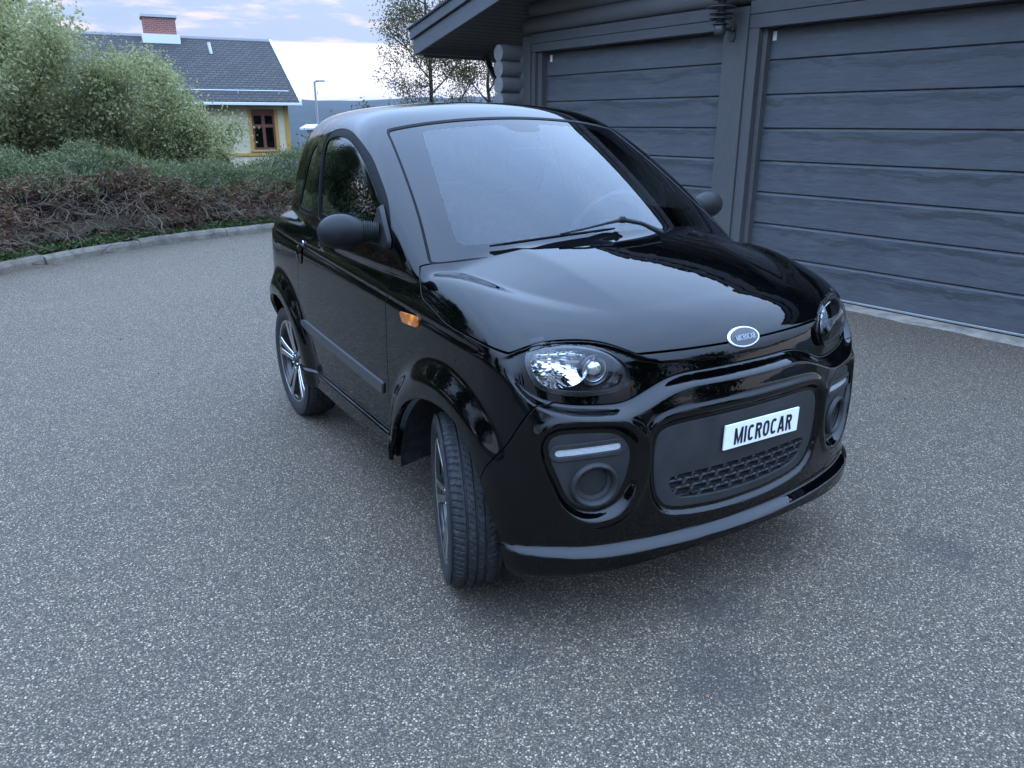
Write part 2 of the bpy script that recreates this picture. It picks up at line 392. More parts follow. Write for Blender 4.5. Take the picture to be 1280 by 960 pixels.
GT = np.concatenate([np.array(GT), np.stack([a_, b_, c_], -1).reshape(-1, 3), np.stack([a_, c_, d_], -1).reshape(-1, 3)])
m, t, b = new_mat('terrain'); b.inputs['Roughness'].default_value = .95; b.inputs['Specular IOR Level'].default_value = .1
g = nd(t, 'ShaderNodeNewGeometry'); n1 = noise_n(t, g.outputs['Position'], .02, 8, .7); n2 = noise_n(t, g.outputs['Position'], 3, 8, .7); n3 = noise_n(t, g.outputs['Position'], .12, 5, .7)
ln = nd(t, 'ShaderNodeVectorMath', operation='LENGTH'); t.links.new(g.outputs['Position'], ln.inputs[0])
near = mixc(t, maprange(t, n2.outputs[0], .35, .65), (.018, .014, .010), (.030, .028, .013))
farc = mixc(t, maprange(t, n1.outputs[0], .35, .65), (.016, .020, .018), (.030, .036, .026))
farc = mixc(t, maprange(t, n3.outputs[0], .4, .7), farc, (.010, .016, .010))
t.links.new(mixc(t, maprange(t, ln.outputs['Value'], 25, 70), near, farc), b.inputs['Base Color'])
ground = link_mesh('ground', np_mesh('ground', GV, GT, None, True), 'terrain'); tag(ground, kind='structure')

KERB = [(-9.0, -6.0), (-8.2, -2.0), (-7.0, 2.0), (-5.75, 5.0), (-5.05, 7.0), (-4.60, 8.6), (-3.35, 10.35), (-1.6, 11.7), (1.0, 12.8), (4.5, 13.6)]
def open_curve(P, n=12):
    P = np.array(P, float); Q = np.concatenate([[2*P[0]-P[1]], P, [2*P[-1]-P[-2]]]); out = []
    for i in range(1, len(Q)-2):
        p0, p1, p2, p3 = Q[i-1:i+3]
        for k in range(n):
            t = k/n; out.append(.5*((2*p1)+(p2-p0)*t+(2*p0-5*p1+4*p2-p3)*t*t+(3*p1-p0-3*p2+p3)*t**3))
    out.append(P[-1]); return np.array(out)
KC = open_curve(KERB); seg = np.linalg.norm(np.diff(KC, axis=0), axis=1); KS = np.concatenate([[0], np.cumsum(seg)])
def kat(s):
    p = np.array([np.interp(s, KS, KC[:, 0]), np.interp(s, KS, KC[:, 1])]); q = np.array([np.interp(s+.05, KS, KC[:, 0]), np.interp(s+.05, KS, KC[:, 1])])
    q0 = np.array([np.interp(s-.05, KS, KC[:, 0]), np.interp(s-.05, KS, KC[:, 1])]); d = q-q0; d /= np.linalg.norm(d); return p, d, np.array([-d[1], d[0]])    # point, along, away from the drive
def asphalt():
    m, t, b = new_mat('asphalt'); g = nd(t, 'ShaderNodeNewGeometry'); P = g.outputs['Position']
    def vor(scale, feat='F1'):
        v = nd(t, 'ShaderNodeTexVoronoi', feature=feat); v.inputs['Scale'].default_value = scale; t.links.new(P, v.inputs['Vector']); return v
    v1 = vor(235); v2 = vor(150); sp = nd(t, 'ShaderNodeSeparateColor'); t.links.new(v1.outputs['Color'], sp.inputs[0])
    sp2 = nd(t, 'ShaderNodeSeparateColor'); t.links.new(v2.outputs['Color'], sp2.inputs[0])
    big = noise_n(t, P, .55, 7, .62); mid = noise_n(t, P, 6, 6, .7); fine = noise_n(t, P, 420, 3, .7)
    base = mixc(t, maprange(t, big.outputs[0], .3, .7), (.090, .070, .046), (.152, .116, .077))
    base = mixc(t, maprange(t, mid.outputs[0], .35, .75), base, (.094, .077, .061))
    stone = nd(t, 'ShaderNodeValToRGB'); e = stone.color_ramp.elements; e[0].position = 0; e[0].color = (.040, .038, .036, 1); e[1].position = 1; e[1].color = (.46, .36, .26, 1)
    for p_, c_ in ((.35, .065), (.65, .105), (.85, .16)): q = e.new(p_); q.color = (c_*1.30, c_*.98, c_*.64, 1)
    t.links.new(sp.outputs[0], stone.inputs[0])
    c1 = mixc(t, .66, base, stone.outputs[0])
    chip = math_n(t, 'MULTIPLY', maprange(t, sp2.outputs[1], .86, .90), maprange(t, v2.outputs['Distance'], .55, .35))
    c2 = mixc(t, math_n(t, 'MULTIPLY', chip, .8), c1, (.58, .45, .32))
    pit = maprange(t, v1.outputs['Distance'], .45, .75)
    c3 = mixc(t, math_n(t, 'MULTIPLY', pit, .65), c2, (.018, .018, .019))
    # a few dull oil spots and tyre scuffs with shapes of their own
    for (cx, cy, rad) in ((.62, 1.98, .17), (.56, 1.68, .20), (-.02, 2.05, .22), (.0, 1.75, .10), (1.5, 2.3, .18)):
        d = nd(t, 'ShaderNodeVectorMath', operation='DISTANCE'); t.links.new(P, d.inputs[0]); d.inputs[1].default_value = (cx, cy, 0)
        f = maprange(t, math_n(t, 'ADD', d.outputs['Value'], math_n(t, 'MULTIPLY', math_n(t, 'SUBTRACT', mid.outputs[0], .5), .35)), rad, rad*.2)
        c3 = mixc(t, math_n(t, 'MULTIPLY', f, .42), c3, (.028, .028, .029))
    t.links.new(c3, b.inputs['Base Color']); b.inputs['Roughness'].default_value = .82; b.inputs['Specular IOR Level'].default_value = .35
    hgt = math_n(t, 'ADD', math_n(t, 'MULTIPLY', v1.outputs['Distance'], -1.0), math_n(t, 'MULTIPLY', fine.outputs[0], .35))
    bp = nd(t, 'ShaderNodeBump'); bp.inputs['Strength'].default_value = .75; bp.inputs['Distance'].default_value = .004; t.links.new(hgt, bp.inputs['Height']); t.links.new(bp.outputs[0], b.inputs['Normal'])
asphalt()
poly = [tuple(p) for p in KC]+[(14, 14), (14, -13), (-9.0, -13)]
me = bpy.data.meshes.new('driveway'); me.from_pydata([(x, y, 0) for x, y in poly], [], [tuple(range(len(poly)))]); me.update()
if me.polygons[0].normal.z < 0: me.flip_normals()
drive = link_mesh('driveway', me, 'asphalt'); tag(drive, kind='structure')
pmat('granite', (.17, .145, .115), .85, var=.3, vscale=9, bump=.6, bscale=45)
kerb = MB(); kerb_o = None
kr = empty('kerb', (0, 0, 0)); tag(kr, kind='structure')
s_ = .3; kk = 0
while s_ < KS[-1]-1.5:
    L = 1.15+.25*random.random(); mb = MB(); n = 6; V = []
    hgt = .085+.02*random.random(); dz = random.uniform(-.006, .006); jt = random.uniform(-.01, .01)
    for i in range(n+1):
        p, d, w = kat(s_+.006+(L-.012)*i/n)
        for (o, z) in ((0, -.04), (.002+random.uniform(0, .008), hgt*.6), (.018+random.uniform(0, .008), hgt+random.uniform(-.008, .004)), (.075, hgt+.004+random.uniform(-.006, .006)), (.13, hgt+random.uniform(-.008, .004)), (.14, -.04)):
            q = p+w*(o+jt); V.append((q[0], q[1], z+dz))
    mb.add(V, [(i*6+k, i*6+k+1, (i+1)*6+k+1, (i+1)*6+k) for i in range(n) for k in range(5)], 0, False)
    mb.add(V[:6], [tuple(range(6))[::-1]]); mb.add(V[-6:], [tuple(range(6))])
    o = mb.build('kerb_stone', 'granite', kr, .006, 2); s_ += L

# ---------------------------------------------------------------- foliage tools
def leaf_mat(name, cols, rough=.55, trans=.35):
    m = bpy.data.materials.new(name); m.use_nodes = True; t = m.node_tree; b = t.nodes['Principled BSDF']; MATS[name] = m
    g = nd(t, 'ShaderNodeNewGeometry'); ramp = nd(t, 'ShaderNodeValToRGB'); e = ramp.color_ramp.elements
    e[0].color = (*cols[0], 1); e[1].color = (*cols[-1], 1)
    for k, c in enumerate(cols[1:-1]): q = e.new((k+1)/(len(cols)-1)); q.color = (*c, 1)
    t.links.new(g.outputs['Random Per Island'], ramp.inputs[0]); t.links.new(ramp.outputs[0], b.inputs['Base Color'])
    b.inputs['Roughness'].default_value = rough; b.inputs['Specular IOR Level'].default_value = .35
    tl = nd(t, 'ShaderNodeBsdfTranslucent'); t.links.new(ramp.outputs[0], tl.inputs[0]); mx = nd(t, 'ShaderNodeMixShader'); mx.inputs[0].default_value = trans
    t.links.new(b.outputs[0], mx.inputs[1]); t.links.new(tl.outputs[0], mx.inputs[2]); t.links.new(mx.outputs[0], t.nodes['Material Output'].inputs[0])
leaf_mat('leaf_pale', [(.19, .205, .080), (.265, .28, .115), (.34, .335, .15), (.45, .42, .21), (.215, .23, .085)], rough=.4, trans=.5)
leaf_mat('leaf_dark', [(.030, .048, .016), (.055, .078, .026), (.080, .105, .034), (.042, .060, .020)])
leaf_mat('leaf_tree', [(.055, .065, .022), (.10, .10, .035), (.15, .125, .05), (.075, .078, .028), (.17, .105, .045)], trans=.45)
leaf_mat('leaf_ground', [(.05, .10, .025), (.09, .15, .04), (.12, .18, .06), (.06, .09, .03)])
leaf_mat('needle', [(.055, .078, .032), (.095, .120, .046), (.13, .152, .058), (.17, .18, .075), (.08, .095, .038)], trans=.25)
leaf_mat('needle_brown', [(.13, .065, .035), (.20, .11, .06), (.09, .05, .03)], trans=.1)
leaf_mat('twig_dead', [(.12, .085, .058), (.19, .135, .095), (.08, .055, .038), (.26, .19, .14)], rough=.9, trans=0)
pmat('bark', (.055, .046, .038), .95, var=.4, vscale=14, bump=.8, bscale=30, stretch=(1, 1, .25))
def leaves(name, P, D, L, W, mat, parent, fold=.25):
    """one mesh of many small folded leaves: tip direction D, length L, width W"""
    n = len(P); D = D/(np.linalg.norm(D, axis=1, keepdims=True)+1e-9); A = rng.normal(size=(n, 3)); S = np.cross(D, A); S /= np.linalg.norm(S, axis=1, keepdims=True)+1e-9; U = np.cross(S, D)
    L = np.broadcast_to(L, n)[:, None]; W = np.broadcast_to(W, n)[:, None]
    V = np.stack([P, P+D*L*.5+S*W*.5+U*W*fold, P+D*L, P+D*L*.5-S*W*.5+U*W*fold], 1).reshape(-1, 3)
    k = np.arange(n)[:, None]*4; F = np.concatenate([k+[0, 1, 2], k+[0, 2, 3]], 1).reshape(-1, 3)
    return link_mesh(name, np_mesh(name, V, F, None, False), mat, parent)
def rand_dirs(n): v = rng.normal(size=(n, 3)); return v/np.linalg.norm(v, axis=1, keepdims=True)
def grow(base, H, lean=(0, 0), limbs=7, spread=.8, r0=.1, start=.3, up=.5, sub=5, subl=.45, seed=0, droop=0.0):
    """tapered trunk with limbs and twigs; returns the tubes and the twig points"""
    rd = random.Random(seed); mb = MB(); tips = []
    trunk = []; n = 9; p = Vector(base)
    for i in range(n+1):
        t = i/n; trunk.append(Vector(base)+Vector((lean[0]*t+rd.uniform(-.02, .02)*H*t, lean[1]*t+rd.uniform(-.02, .02)*H*t, H*t)))
    mb.tube(trunk, [r0*(1-.88*i/n) for i in range(n+1)], 8)
    for k in range(limbs):
        t = start+(1-start)*(k+.5*rd.random())/limbs; i = min(n-1, int(t*n)); o = trunk[i].lerp(trunk[i+1], t*n-i)
        a = k*2.4+rd.uniform(-.4, .4); ln = H*spread*(1.05-.75*t)*rd.uniform(.75, 1.15); d = Vector((math.cos(a), math.sin(a), up+rd.uniform(-.15, .3))).normalized()
        pts = [o]; m_ = 6
        for q in range(m_):
            d = (d+Vector((rd.uniform(-.18, .18), rd.uniform(-.18, .18), rd.uniform(-.1, .16)-droop*.2))).normalized(); pts.append(pts[-1]+d*ln/m_)
        mb.tube(pts, [max(.004, r0*.45*(1-t*.6)*(1-.85*q/m_)) for q in range(m_+1)], 6); tips += pts[2:]
        for q in range(sub):
            j = rd.randint(1, m_); o2 = pts[j]; d2 = (d*.5+Vector((rd.gauss(0, 1), rd.gauss(0, 1), rd.gauss(.25, .6)))).normalized(); l2 = ln*subl*rd.uniform(.5, 1.1); p2 = [o2]
            for w in range(4):
                d2 = (d2+Vector((rd.uniform(-.25, .25), rd.uniform(-.25, .25), rd.uniform(-.1, .2)-droop*.3))).normalized(); p2.append(p2[-1]+d2*l2/4)
            mb.tube(p2, [max(.003, .012*H/4*(1-.8*w/4)) for w in range(5)], 4, caps=False); tips += p2[1:]
    return mb, np.array([tuple(q) for q in tips])
def tree(name, label, cat, base, H, n_leaf, leaf, mat, group=None, sigma=.16, shell=None, **kw):
    root = empty(name, base); tag(root, label, cat, group)
    mb, tips = grow((0, 0, 0), H, **kw); mb.build('trunk', 'bark', root)
    idx = rng.integers(0, len(tips), n_leaf); P = tips[idx]+rng.normal(0, sigma, (n_leaf, 3))*[1, 1, .8]; P = P[P[:, 2] > .12]; n_leaf = len(P)
    D = rand_dirs(n_leaf)+[0, 0, .15]
    leaves('crown', P, D, rng.uniform(.7, 1.25, n_leaf)*leaf, rng.uniform(.45, .7, n_leaf)*leaf, mat, root)
    return root
def gz_at(x, y): return float(ground_h(x, y))
# ---------------------------------------------------------------- garage (local axes: x along the front away from the camera, y out of the front, z up)
def wood_mat(name, c, var=.25, stretch=(1, 1, 1), rough=.6, bump=.25, bands=False):
    m, t, b = new_mat(name); tc = nd(t, 'ShaderNodeTexCoord'); P = tc.outputs['Object']
    v = vmul(t, P, stretch); n1 = noise_n(t, v, 30, 8, .65, .4); n2 = noise_n(t, P, 1.3, 5, .6); n3 = noise_n(t, v, 90, 4, .6)
    base = mixc(t, maprange(t, n1.outputs[0], .3, .7), tuple(q*(1-var) for q in c), tuple(q*(1+var) for q in c))
    base = mixc(t, math_n(t, 'MULTIPLY', maprange(t, n2.outputs[0], .4, .7), .35), base, tuple(q*1.25 for q in c))
    rgh = maprange(t, n1.outputs[0], .3, .7, rough-.08, rough+.1)
    if bands:      # wavering tide marks where rain has dried on the panels
        oi = nd(t, 'ShaderNodeObjectInfo'); g = nd(t, 'ShaderNodeSeparateXYZ'); t.links.new(P, g.inputs[0])
        off = math_n(t, 'MULTIPLY', oi.outputs['Random'], 37.0); cb = nd(t, 'ShaderNodeCombineXYZ'); t.links.new(g.outputs[0], cb.inputs[0]); t.links.new(off, cb.inputs[1]); 
        w = noise_n(t, cb.outputs[0], 1.3, 5, .6); w2 = noise_n(t, vmul(t, P, (1.2, 1, 9)), 2.2, 6, .7)
        lvl = math_n(t, 'ADD', g.outputs[2], math_n(t, 'MULTIPLY', math_n(t, 'SUBTRACT', w.outputs[0], .5), .30))
        wet = math_n(t, 'MULTIPLY', maprange(t, lvl, .045, .052), maprange(t, lvl, .105, .098))
        wet = math_n(t, 'MULTIPLY', wet, maprange(t, w2.outputs[0], .38, .5))
        base = mixc(t, math_n(t, 'MULTIPLY', wet, .55), base, tuple(q*.55 for q in c))
        w3 = noise_n(t, cb.outputs[0], 1.9, 5, .6); lv2 = math_n(t, 'ADD', g.outputs[2], math_n(t, 'MULTIPLY', math_n(t, 'SUBTRACT', w3.outputs[0], .5), .26))
        wet2 = math_n(t, 'MULTIPLY', math_n(t, 'MULTIPLY', maprange(t, lv2, -.055, -.050), maprange(t, lv2, -.012, -.018)), maprange(t, w2.outputs[0], .56, .46))
        wet3 = math_n(t, 'MULTIPLY', maprange(t, lv2, .010, .014), maprange(t, lv2, .034, .030)); wet = math_n(t, 'MAXIMUM', math_n(t, 'MAXIMUM', wet2, math_n(t, 'MULTIPLY', wet3, .7)), wet)
        base = mixc(t, math_n(t, 'MULTIPLY', wet, .18), base, tuple(q*.55 for q in c))
        st = maprange(t, w2.outputs[0], .52, .66); base = mixc(t, math_n(t, 'MULTIPLY', st, .30), base, tuple(q*1.6 for q in c))
        rgh = mixc(t, wet, rgh, (.34, .34, .34))
    t.links.new(base, b.inputs['Base Color']); t.links.new(rgh, b.inputs['Roughness']); b.inputs['Specular IOR Level'].default_value = .4
    h = math_n(t, 'ADD', n1.outputs[0], math_n(t, 'MULTIPLY', n3.outputs[0], .5)); bp = nd(t, 'ShaderNodeBump'); bp.inputs['Strength'].default_value = bump; bp.inputs['Distance'].default_value = .006
    t.links.new(h, bp.inputs['Height']); t.links.new(bp.outputs[0], b.inputs['Normal'])
wood_mat('door_panel', (0.07232, 0.07633, 0.08303), .16, (.25, 1, 4), .56, .35, True)
wood_mat('post_wood', (0.075, 0.07366, 0.07232), .2, (6, 6, .4), .65, .35)
wood_mat('beam_wood', (0.07031, 0.07098, 0.07232), .2, (.3, 5, 5), .65, .35)
wood_mat('log_wood', (0.1038, 0.1017, 0.09914), .2, (3, .3, 3), .7, .35)
wood_mat('log_end', (0.1674, 0.1641, 0.1607), .25, (1, 1, 1), .8, .3)
wood_mat('barge_wood', (0.0837, 0.08571, 0.0904), .2, (.3, 5, 3), .6, .3)
wood_mat('soffit_wood', (0.05692, 0.05826, 0.06026), .15, (5, .3, 5), .6, .2)
pmat('roof_felt', (.03, .031, .034), .9, bump=.5, bscale=120)
pmat('aluminium', (.55, .57, .58), .35, metal=.9)
pmat('concrete', (.24, .205, .165), .9, var=.35, vscale=7, bump=.7, bscale=60)
pmat('pipe_black', (.015, .016, .018), .4)
pmat('sticker', (.75, .75, .70), .5)
pmat('lamp_metal', (.045, .046, .047), .35, metal=.2, spec=.5)
gar = empty('garage', (3.035, 5.393, 0), R(126.4)); tag(gar, 'dark blue-grey log garage with two wide panelled doors', 'garage')
PZs = [.036, .297, .57, .832, 1.092, 1.355, 1.621, 1.888, 2.14]
for (s0, s1) in ((-.76, 1.695), (2.02, 4.62)):
    door = MB().box(s0-.05, s1+.05, -.20, -.150, .02, 2.16).build('garage_door', 'door_panel', gar)
    for k in range(8):
        z0, z1 = PZs[k]+.002, PZs[k+1]-.002; zc = (z0+z1)/2; hz = (z1-z0)/2; hs = (s1-s0)/2+.035
        mb = MB(); V = []
        for x in (-hs, hs): V += [(x, 0, -hz), (x, .019, -hz+.0005), (x, .026, -hz+.006), (x, .026, hz-.020), (x, .011, hz-.001), (x, 0, hz)]
        mb.add(V, [(k2, k2+6, k2+7, k2+1) for k2 in range(5)]+[(0, 1, 2, 3, 4, 5), (11, 10, 9, 8, 7, 6)])
        o = mb.build('door_panel', 'door_panel', door); o.location = ((s0+s1)/2, -.148, zc)
    MB().box(s0-.02, s1+.02, -.150, -.116, .024, .040).build('bottom_rail', 'aluminium', door, .002)
    MB().box(s0-.02, s1+.02, -.145, -.122, .000, .0235).build('bottom_seal', 'pipe_black', door)
    sx = s1-.035 if s0 < 0 else s1-.075
    o = MB().box(sx-.018, sx+.018, -.121, -.1185, 2.035, 2.105).build('sticker', 'sticker', door, .001)
# frame: posts, stepped jambs, lintels
def fb(name, x0, x1, y0, y1, z0, z1, mat='post_wood', bev=.004): return MB().box(x0, x1, y0, y1, z0, z1).build(name, mat, gar, bev)
fb('post', 1.835, 2.075, -.20, .012, .0, 2.300); fb('post', -1.05, -.80, -.20, .012, 0, 2.300)
fb('jamb', 1.735, 1.833, -.20, -.006, .01, 2.128); fb('jamb', 1.690, 1.734, -.20, -.060, .01, 2.128)
fb('jamb', -.799, -.755, -.20, -.006, .01, 2.128)
fb('jamb', 4.625, 4.700, -.20, -.050, .01, 2.138); fb('jamb', 4.701, 4.760, -.20, -.012, .01, 2.138); fb('post', 4.762, 4.900, -.20, .010, 0, 2.300)
fb('jamb', 2.077, 2.12, -.20, -.050, .01, 2.138)
fb('lintel', -.799, 1.833, -.20, -.004, 2.130, 2.235, 'beam_wood'); fb('lintel', 2.077, 4.760, -.20, -.004, 2.140, 2.225, 'beam_wood')
fb('header_board', -.799, 1.833, -.20, .004, 2.237, 2.335, 'beam_wood'); fb('header_board', 2.077, 4.760, -.20, .004, 2.227, 2.322, 'beam_wood')
for k in range(7):     # round logs of the gable above the doors
    z = 2.415+k*.165; half = min(3.0, (3.20-z)/.2308+.2)
    mb = MB(); mb.lathe([(.0, -half), (.088, -half), (.092, -half+.02), (.092, half-.02), (.088, half), (0, half)], 16, lambda x, y, q: (1.9+q, -.07+x, z+y)); mb.build('gable_log', 'log_wood', gar)
    if half < .6: break
for k in range(14):    # side wall logs with proud ends, front stubs notched between them
    z = 2.133-k*.165
    mb = MB(); mb.lathe([(0, -6.4), (.090, -6.4), (.092, -6.2), (.092, .265), (.087, .285)], 18, lambda x, y, q: (4.985+x*.98, q, z+y)); lo = mb.build('wall_log', 'log_wood', gar)
    me_ = MB().lathe([(.0872, .2849), (.06, .2862), (0, .2865)], 18, lambda x, y, q: (4.985+x*.98, q, z+y)); me_.build('log_end', 'log_end', lo)
    if z > .12:
        mb = MB(); zz = z-.0825; mb.lathe([(0, 4.88), (.090, 4.88), (.091, 5.05), (.06, 5.10)], 16, lambda x, y, q: (q, -.065+x, zz+y)); mb.build('front_log', 'log_wood', gar)
mb = MB(); mb.box(-1.2, -1.02, -6.4, -.10, 0, 2.35); mb.box(-1.2, 5.0, -6.5, -6.3, 0, 2.35); mb.build('rear_wall', 'log_wood', gar)
mb = MB(); mb.box(-1.18, 4.93, -.30, -.22, 0, 2.40); mb.build('inner_wall', 'soffit_wood', gar)
# roof: gable, 13 degrees
TS = math.tan(R(13)); RID = 1.9; EAVE = 6.32; ZE = 2.172
zb_ = lambda s: ZE+(EAVE-abs(s-RID)-RID)*TS           # underside line of the barge board
for sg in (1, -1):
    X = lambda q: RID+sg*q
    def slab(name, q0, q1, dz0, dz1, y0, y1, mat, bev=.004):
        z = lambda q: ZE+(EAVE-RID-q)*TS
        V = [(X(q), y, z(q)+d) for q in (q0, q1) for y in (y0, y1) for d in (dz0, dz1)]
        F = [(0, 1, 3, 2), (4, 6, 7, 5), (0, 4, 5, 1), (2, 3, 7, 6), (0, 2, 6, 4), (1, 5, 7, 3)]
        return MB().add(V, F if sg > 0 else [f[::-1] for f in F]).build(name, mat, gar, bev)
    W = EAVE-RID
    slab('barge_board', 0.002, W, .0, .175, .575, .605, 'barge_wood'); slab('barge_board', 0.002, W+.03, .190, .300, .585, .632, 'barge_wood')
    slab('roof_deck', 0.002, W+.02, .115, .285, -6.9, .574, 'soffit_wood'); slab('roof_covering', 0.002, W+.06, .302, .318, -6.95, .650, 'roof_felt'); slab('roof_edge_strip', 0.002, W+.062, .3185, .328, .60, .652, 'aluminium' if False else 'barge_wood', .002)
    slab('eave_board', W-.03, W, .02, .114, -6.9, .573, 'barge_wood')
    nb_ = 44 if sg > 0 else 6
    for k in range(nb_):
        q1 = W-.034-k*.104; q0 = q1-.092
        if q0 < .02: break
        slab('soffit_board', q0, q1, .092, .1145, -.9, .572, 'soffit_wood', .003)
mb = MB(); P_ = [(6.20, -.42, 2.22), (6.20, -.42, 2.15), (6.17, -.42, 2.08), (6.08, -.42, 1.98), (5.45, -.42, 1.40), (5.25, -.42, 1.22), (5.17, -.42, 1.10), (5.16, -.42, .95), (5.16, -.42, .06)]
mb.tube(P_, .036, 14); mb.build('downpipe', 'pipe_black', gar)
mb = MB(); mb.lathe([(.055, -6.9), (.055, .45)], 12, lambda x, y, q: (6.38+x, q, 2.22+y), 0, math.pi, 2*math.pi); mb.tube([(6.3, -.42, 2.17), (6.20, -.42, 2.21)], .03, 8); mb.build('gutter', 'pipe_black', gar)
# concrete sill with a broken edge
mb = MB(); n = 90; V = []
for i in range(n+1):
    s = -1.3+6.3*i/n; e = .004*math.sin(s*9)+.010*noise.noise((s*3, 0, 0))+.012*noise.noise((s*11, 2, 0))-.02*max(0, noise.noise((s*1.7, 7, 1))-.25)
    V += [(s, -.16, .016), (s, -.055, .013), (s, .045+2*e, .009+.003*noise.noise((s*8, 1, 5))), (s, .065+2*e, -.02)]
mb.add(V, [(i*4+k, (i+1)*4+k, (i+1)*4+k+1, i*4+k+1) for i in range(n) for k in range(3)], 0, True); mb.build('door_sill', 'concrete', gar)
# ---------------------------------------------------------------- wall lamp on the middle post
lamp = empty('wall_lamp', tuple(np.array(gar.location)+rotz(R(126.4))@np.array([1.985, .012, 2.10]))); lamp.rotation_euler = (0, 0, R(126.4)); tag(lamp, 'black louvred wall lamp fixed to the post between garage doors', 'wall lamp')
mb = MB(); pl_ = [(.0-.036*math.cos(a), .045+.04*math.sin(a)) for a in np.linspace(0, math.pi, 13)]+[(.030, -.035), (.020, -.055), (-.020, -.055), (-.030, -.035)]
mb.prism(pl_, 0, .012, lambda u, v, h: (u, h, v)); mb.build('wall_plate', 'lamp_metal', lamp, .003)
mb = MB(); mb.tube([(0, .01, .035), (.0, .13, .035)], .0125, 12); mb.lathe([(0, .0), (.026, .002), (.022, .016), (.0, .02)], 18, lambda x, y, z: (x, .012+z, .035+y)); mb.build('lamp_arm', 'lamp_metal', lamp)
ctr = lambda x, y, z: (x, .165+y, z)
mb = MB(); mb.lathe([(0, -.028), (.020, -.026), (.044, -.012), (.048, .0), (.048, .062), (.044, .066), (0, .066)], 28, ctr); mb.build('lamp_base', 'lamp_metal', lamp)
for k, (z, r) in enumerate(((.066, .066), (.108, .092), (.143, .096), (.190, .125), (.25, .075), (.29, .125))):
    mb = MB(); mb.lathe([(.034, z+.022), (r*.8, z+.010), (r, z), (r, z-.003), (r*.78, z+.006), (.034, z+.016)], 36, ctr); mb.build('louvre', 'lamp_metal', lamp)
mb = MB(); mb.lathe([(.034, .06), (.034, .30), (.06, .33), (.04, .36), (0, .37)], 24, ctr); mb.build('lamp_core', 'lamp_metal', lamp)
# ---------------------------------------------------------------- house beyond the hedge
def siding():
    m, t, b = new_mat('house_siding'); tc = nd(t, 'ShaderNodeTexCoord'); w = nd(t, 'ShaderNodeTexWave', wave_type='BANDS', bands_direction='Z', wave_profile='SAW'); w.inputs['Scale'].default_value = 2.6; t.links.new(tc.outputs['Object'], w.inputs[0])
    n = noise_n(t, tc.outputs['Object'], 3, 5, .6)
    c = mixc(t, maprange(t, n.outputs[0], .3, .7), (.68, .60, .40), (.75, .67, .46)); t.links.new(c, b.inputs['Base Color']); b.inputs['Roughness'].default_value = .7
    bp = nd(t, 'ShaderNodeBump'); bp.inputs['Strength'].default_value = .8; bp.inputs['Distance'].default_value = .03; t.links.new(w.outputs[0], bp.inputs['Height']); t.links.new(bp.outputs[0], b.inputs['Normal'])
siding()
def roof_tiles():
    m, t, b = new_mat('slate_roof'); tc = nd(t, 'ShaderNodeTexCoord'); br = nd(t, 'ShaderNodeTexBrick'); mp = nd(t, 'ShaderNodeMapping'); mp.inputs['Rotation'].default_value = (R(90), 0, 0)
    t.links.new(tc.outputs['Object'], mp.inputs[0]); t.links.new(mp.outputs[0], br.inputs[0]); br.inputs['Scale'].default_value = 1.0; br.inputs['Brick Width'].default_value = .20; br.inputs['Row Height'].default_value = .075; br.inputs['Mortar Size'].default_value = .012
    br.inputs['Color1'].default_value = (.055, .050, .047, 1); br.inputs['Color2'].default_value = (.075, .068, .062, 1); br.inputs['Mortar'].default_value = (.022, .021, .020, 1)
    t.links.new(br.outputs[0], b.inputs['Base Color']); b.inputs['Roughness'].default_value = .85; b.inputs['Specular IOR Level'].default_value = .2
    bp = nd(t, 'ShaderNodeBump'); bp.inputs['Strength'].default_value = .6; bp.inputs['Distance'].default_value = .02; t.links.new(br.outputs['Fac'], bp.inputs['Height']); bp.invert = True; t.links.new(bp.outputs[0], b.inputs['Normal'])
roof_tiles()
def brickm():
    m, t, b = new_mat('chimney_brick'); tc = nd(t, 'ShaderNodeTexCoord'); br = nd(t, 'ShaderNodeTexBrick'); mp = nd(t, 'ShaderNodeMapping'); mp.inputs['Rotation'].default_value = (R(90), 0, 0); t.links.new(tc.outputs['Object'], mp.inputs[0]); t.links.new(mp.outputs[0], br.inputs[0])
    br.inputs['Scale'].default_value = 1.0; br.inputs['Brick Width'].default_value = .16; br.inputs['Row Height'].default_value = .055; br.inputs['Mortar Size'].default_value = .007
    br.inputs['Color1'].default_value = (.24, .065, .045, 1); br.inputs['Color2'].default_value = (.33, .10, .065, 1); br.inputs['Mortar'].default_value = (.36, .27, .23, 1); t.links.new(br.outputs[0], b.inputs['Base Color']); b.inputs['Roughness'].default_value = .85
brickm()
pmat('trim_ochre', (.48, .27, .055), .6); pmat('trim_red', (.17, .045, .028), .55); pmat('trim_white', (.72, .73, .74), .5); pmat('flashing', (.50, .52, .55), .35, metal=.6)
glass_mat('house_glass', (.06, .065, .07), boost=1.4)
pmat('room_dark', (.02, .02, .022), .9); pmat('pot_flower', (.55, .50, .46), .7)
HX, HY, HRZ = -7.00, 25.2, R(26)
house = empty('house', (HX, HY, gz_at(HX, HY)), HRZ); tag(house, 'pale yellow wooden house with dark tiled roof and brick chimney', 'house')
hz0 = -gz_at(HX, HY)            # height of world zero in house axes; x runs to the right along the front, y away
zE = 1.93+hz0; zR = 3.86+hz0; WL = 8.6; DP = 7.6
mb = MB(); mb.box(-WL, 0, .0, .16, -.4, .20+hz0); mb.box(-WL, 0, DP-.16, DP, -.4, zE); mb.box(-.16, 0, .16, DP-.16, -.4, zE); mb.box(-WL, -WL+.16, .16, DP-.16, -.4, zE)
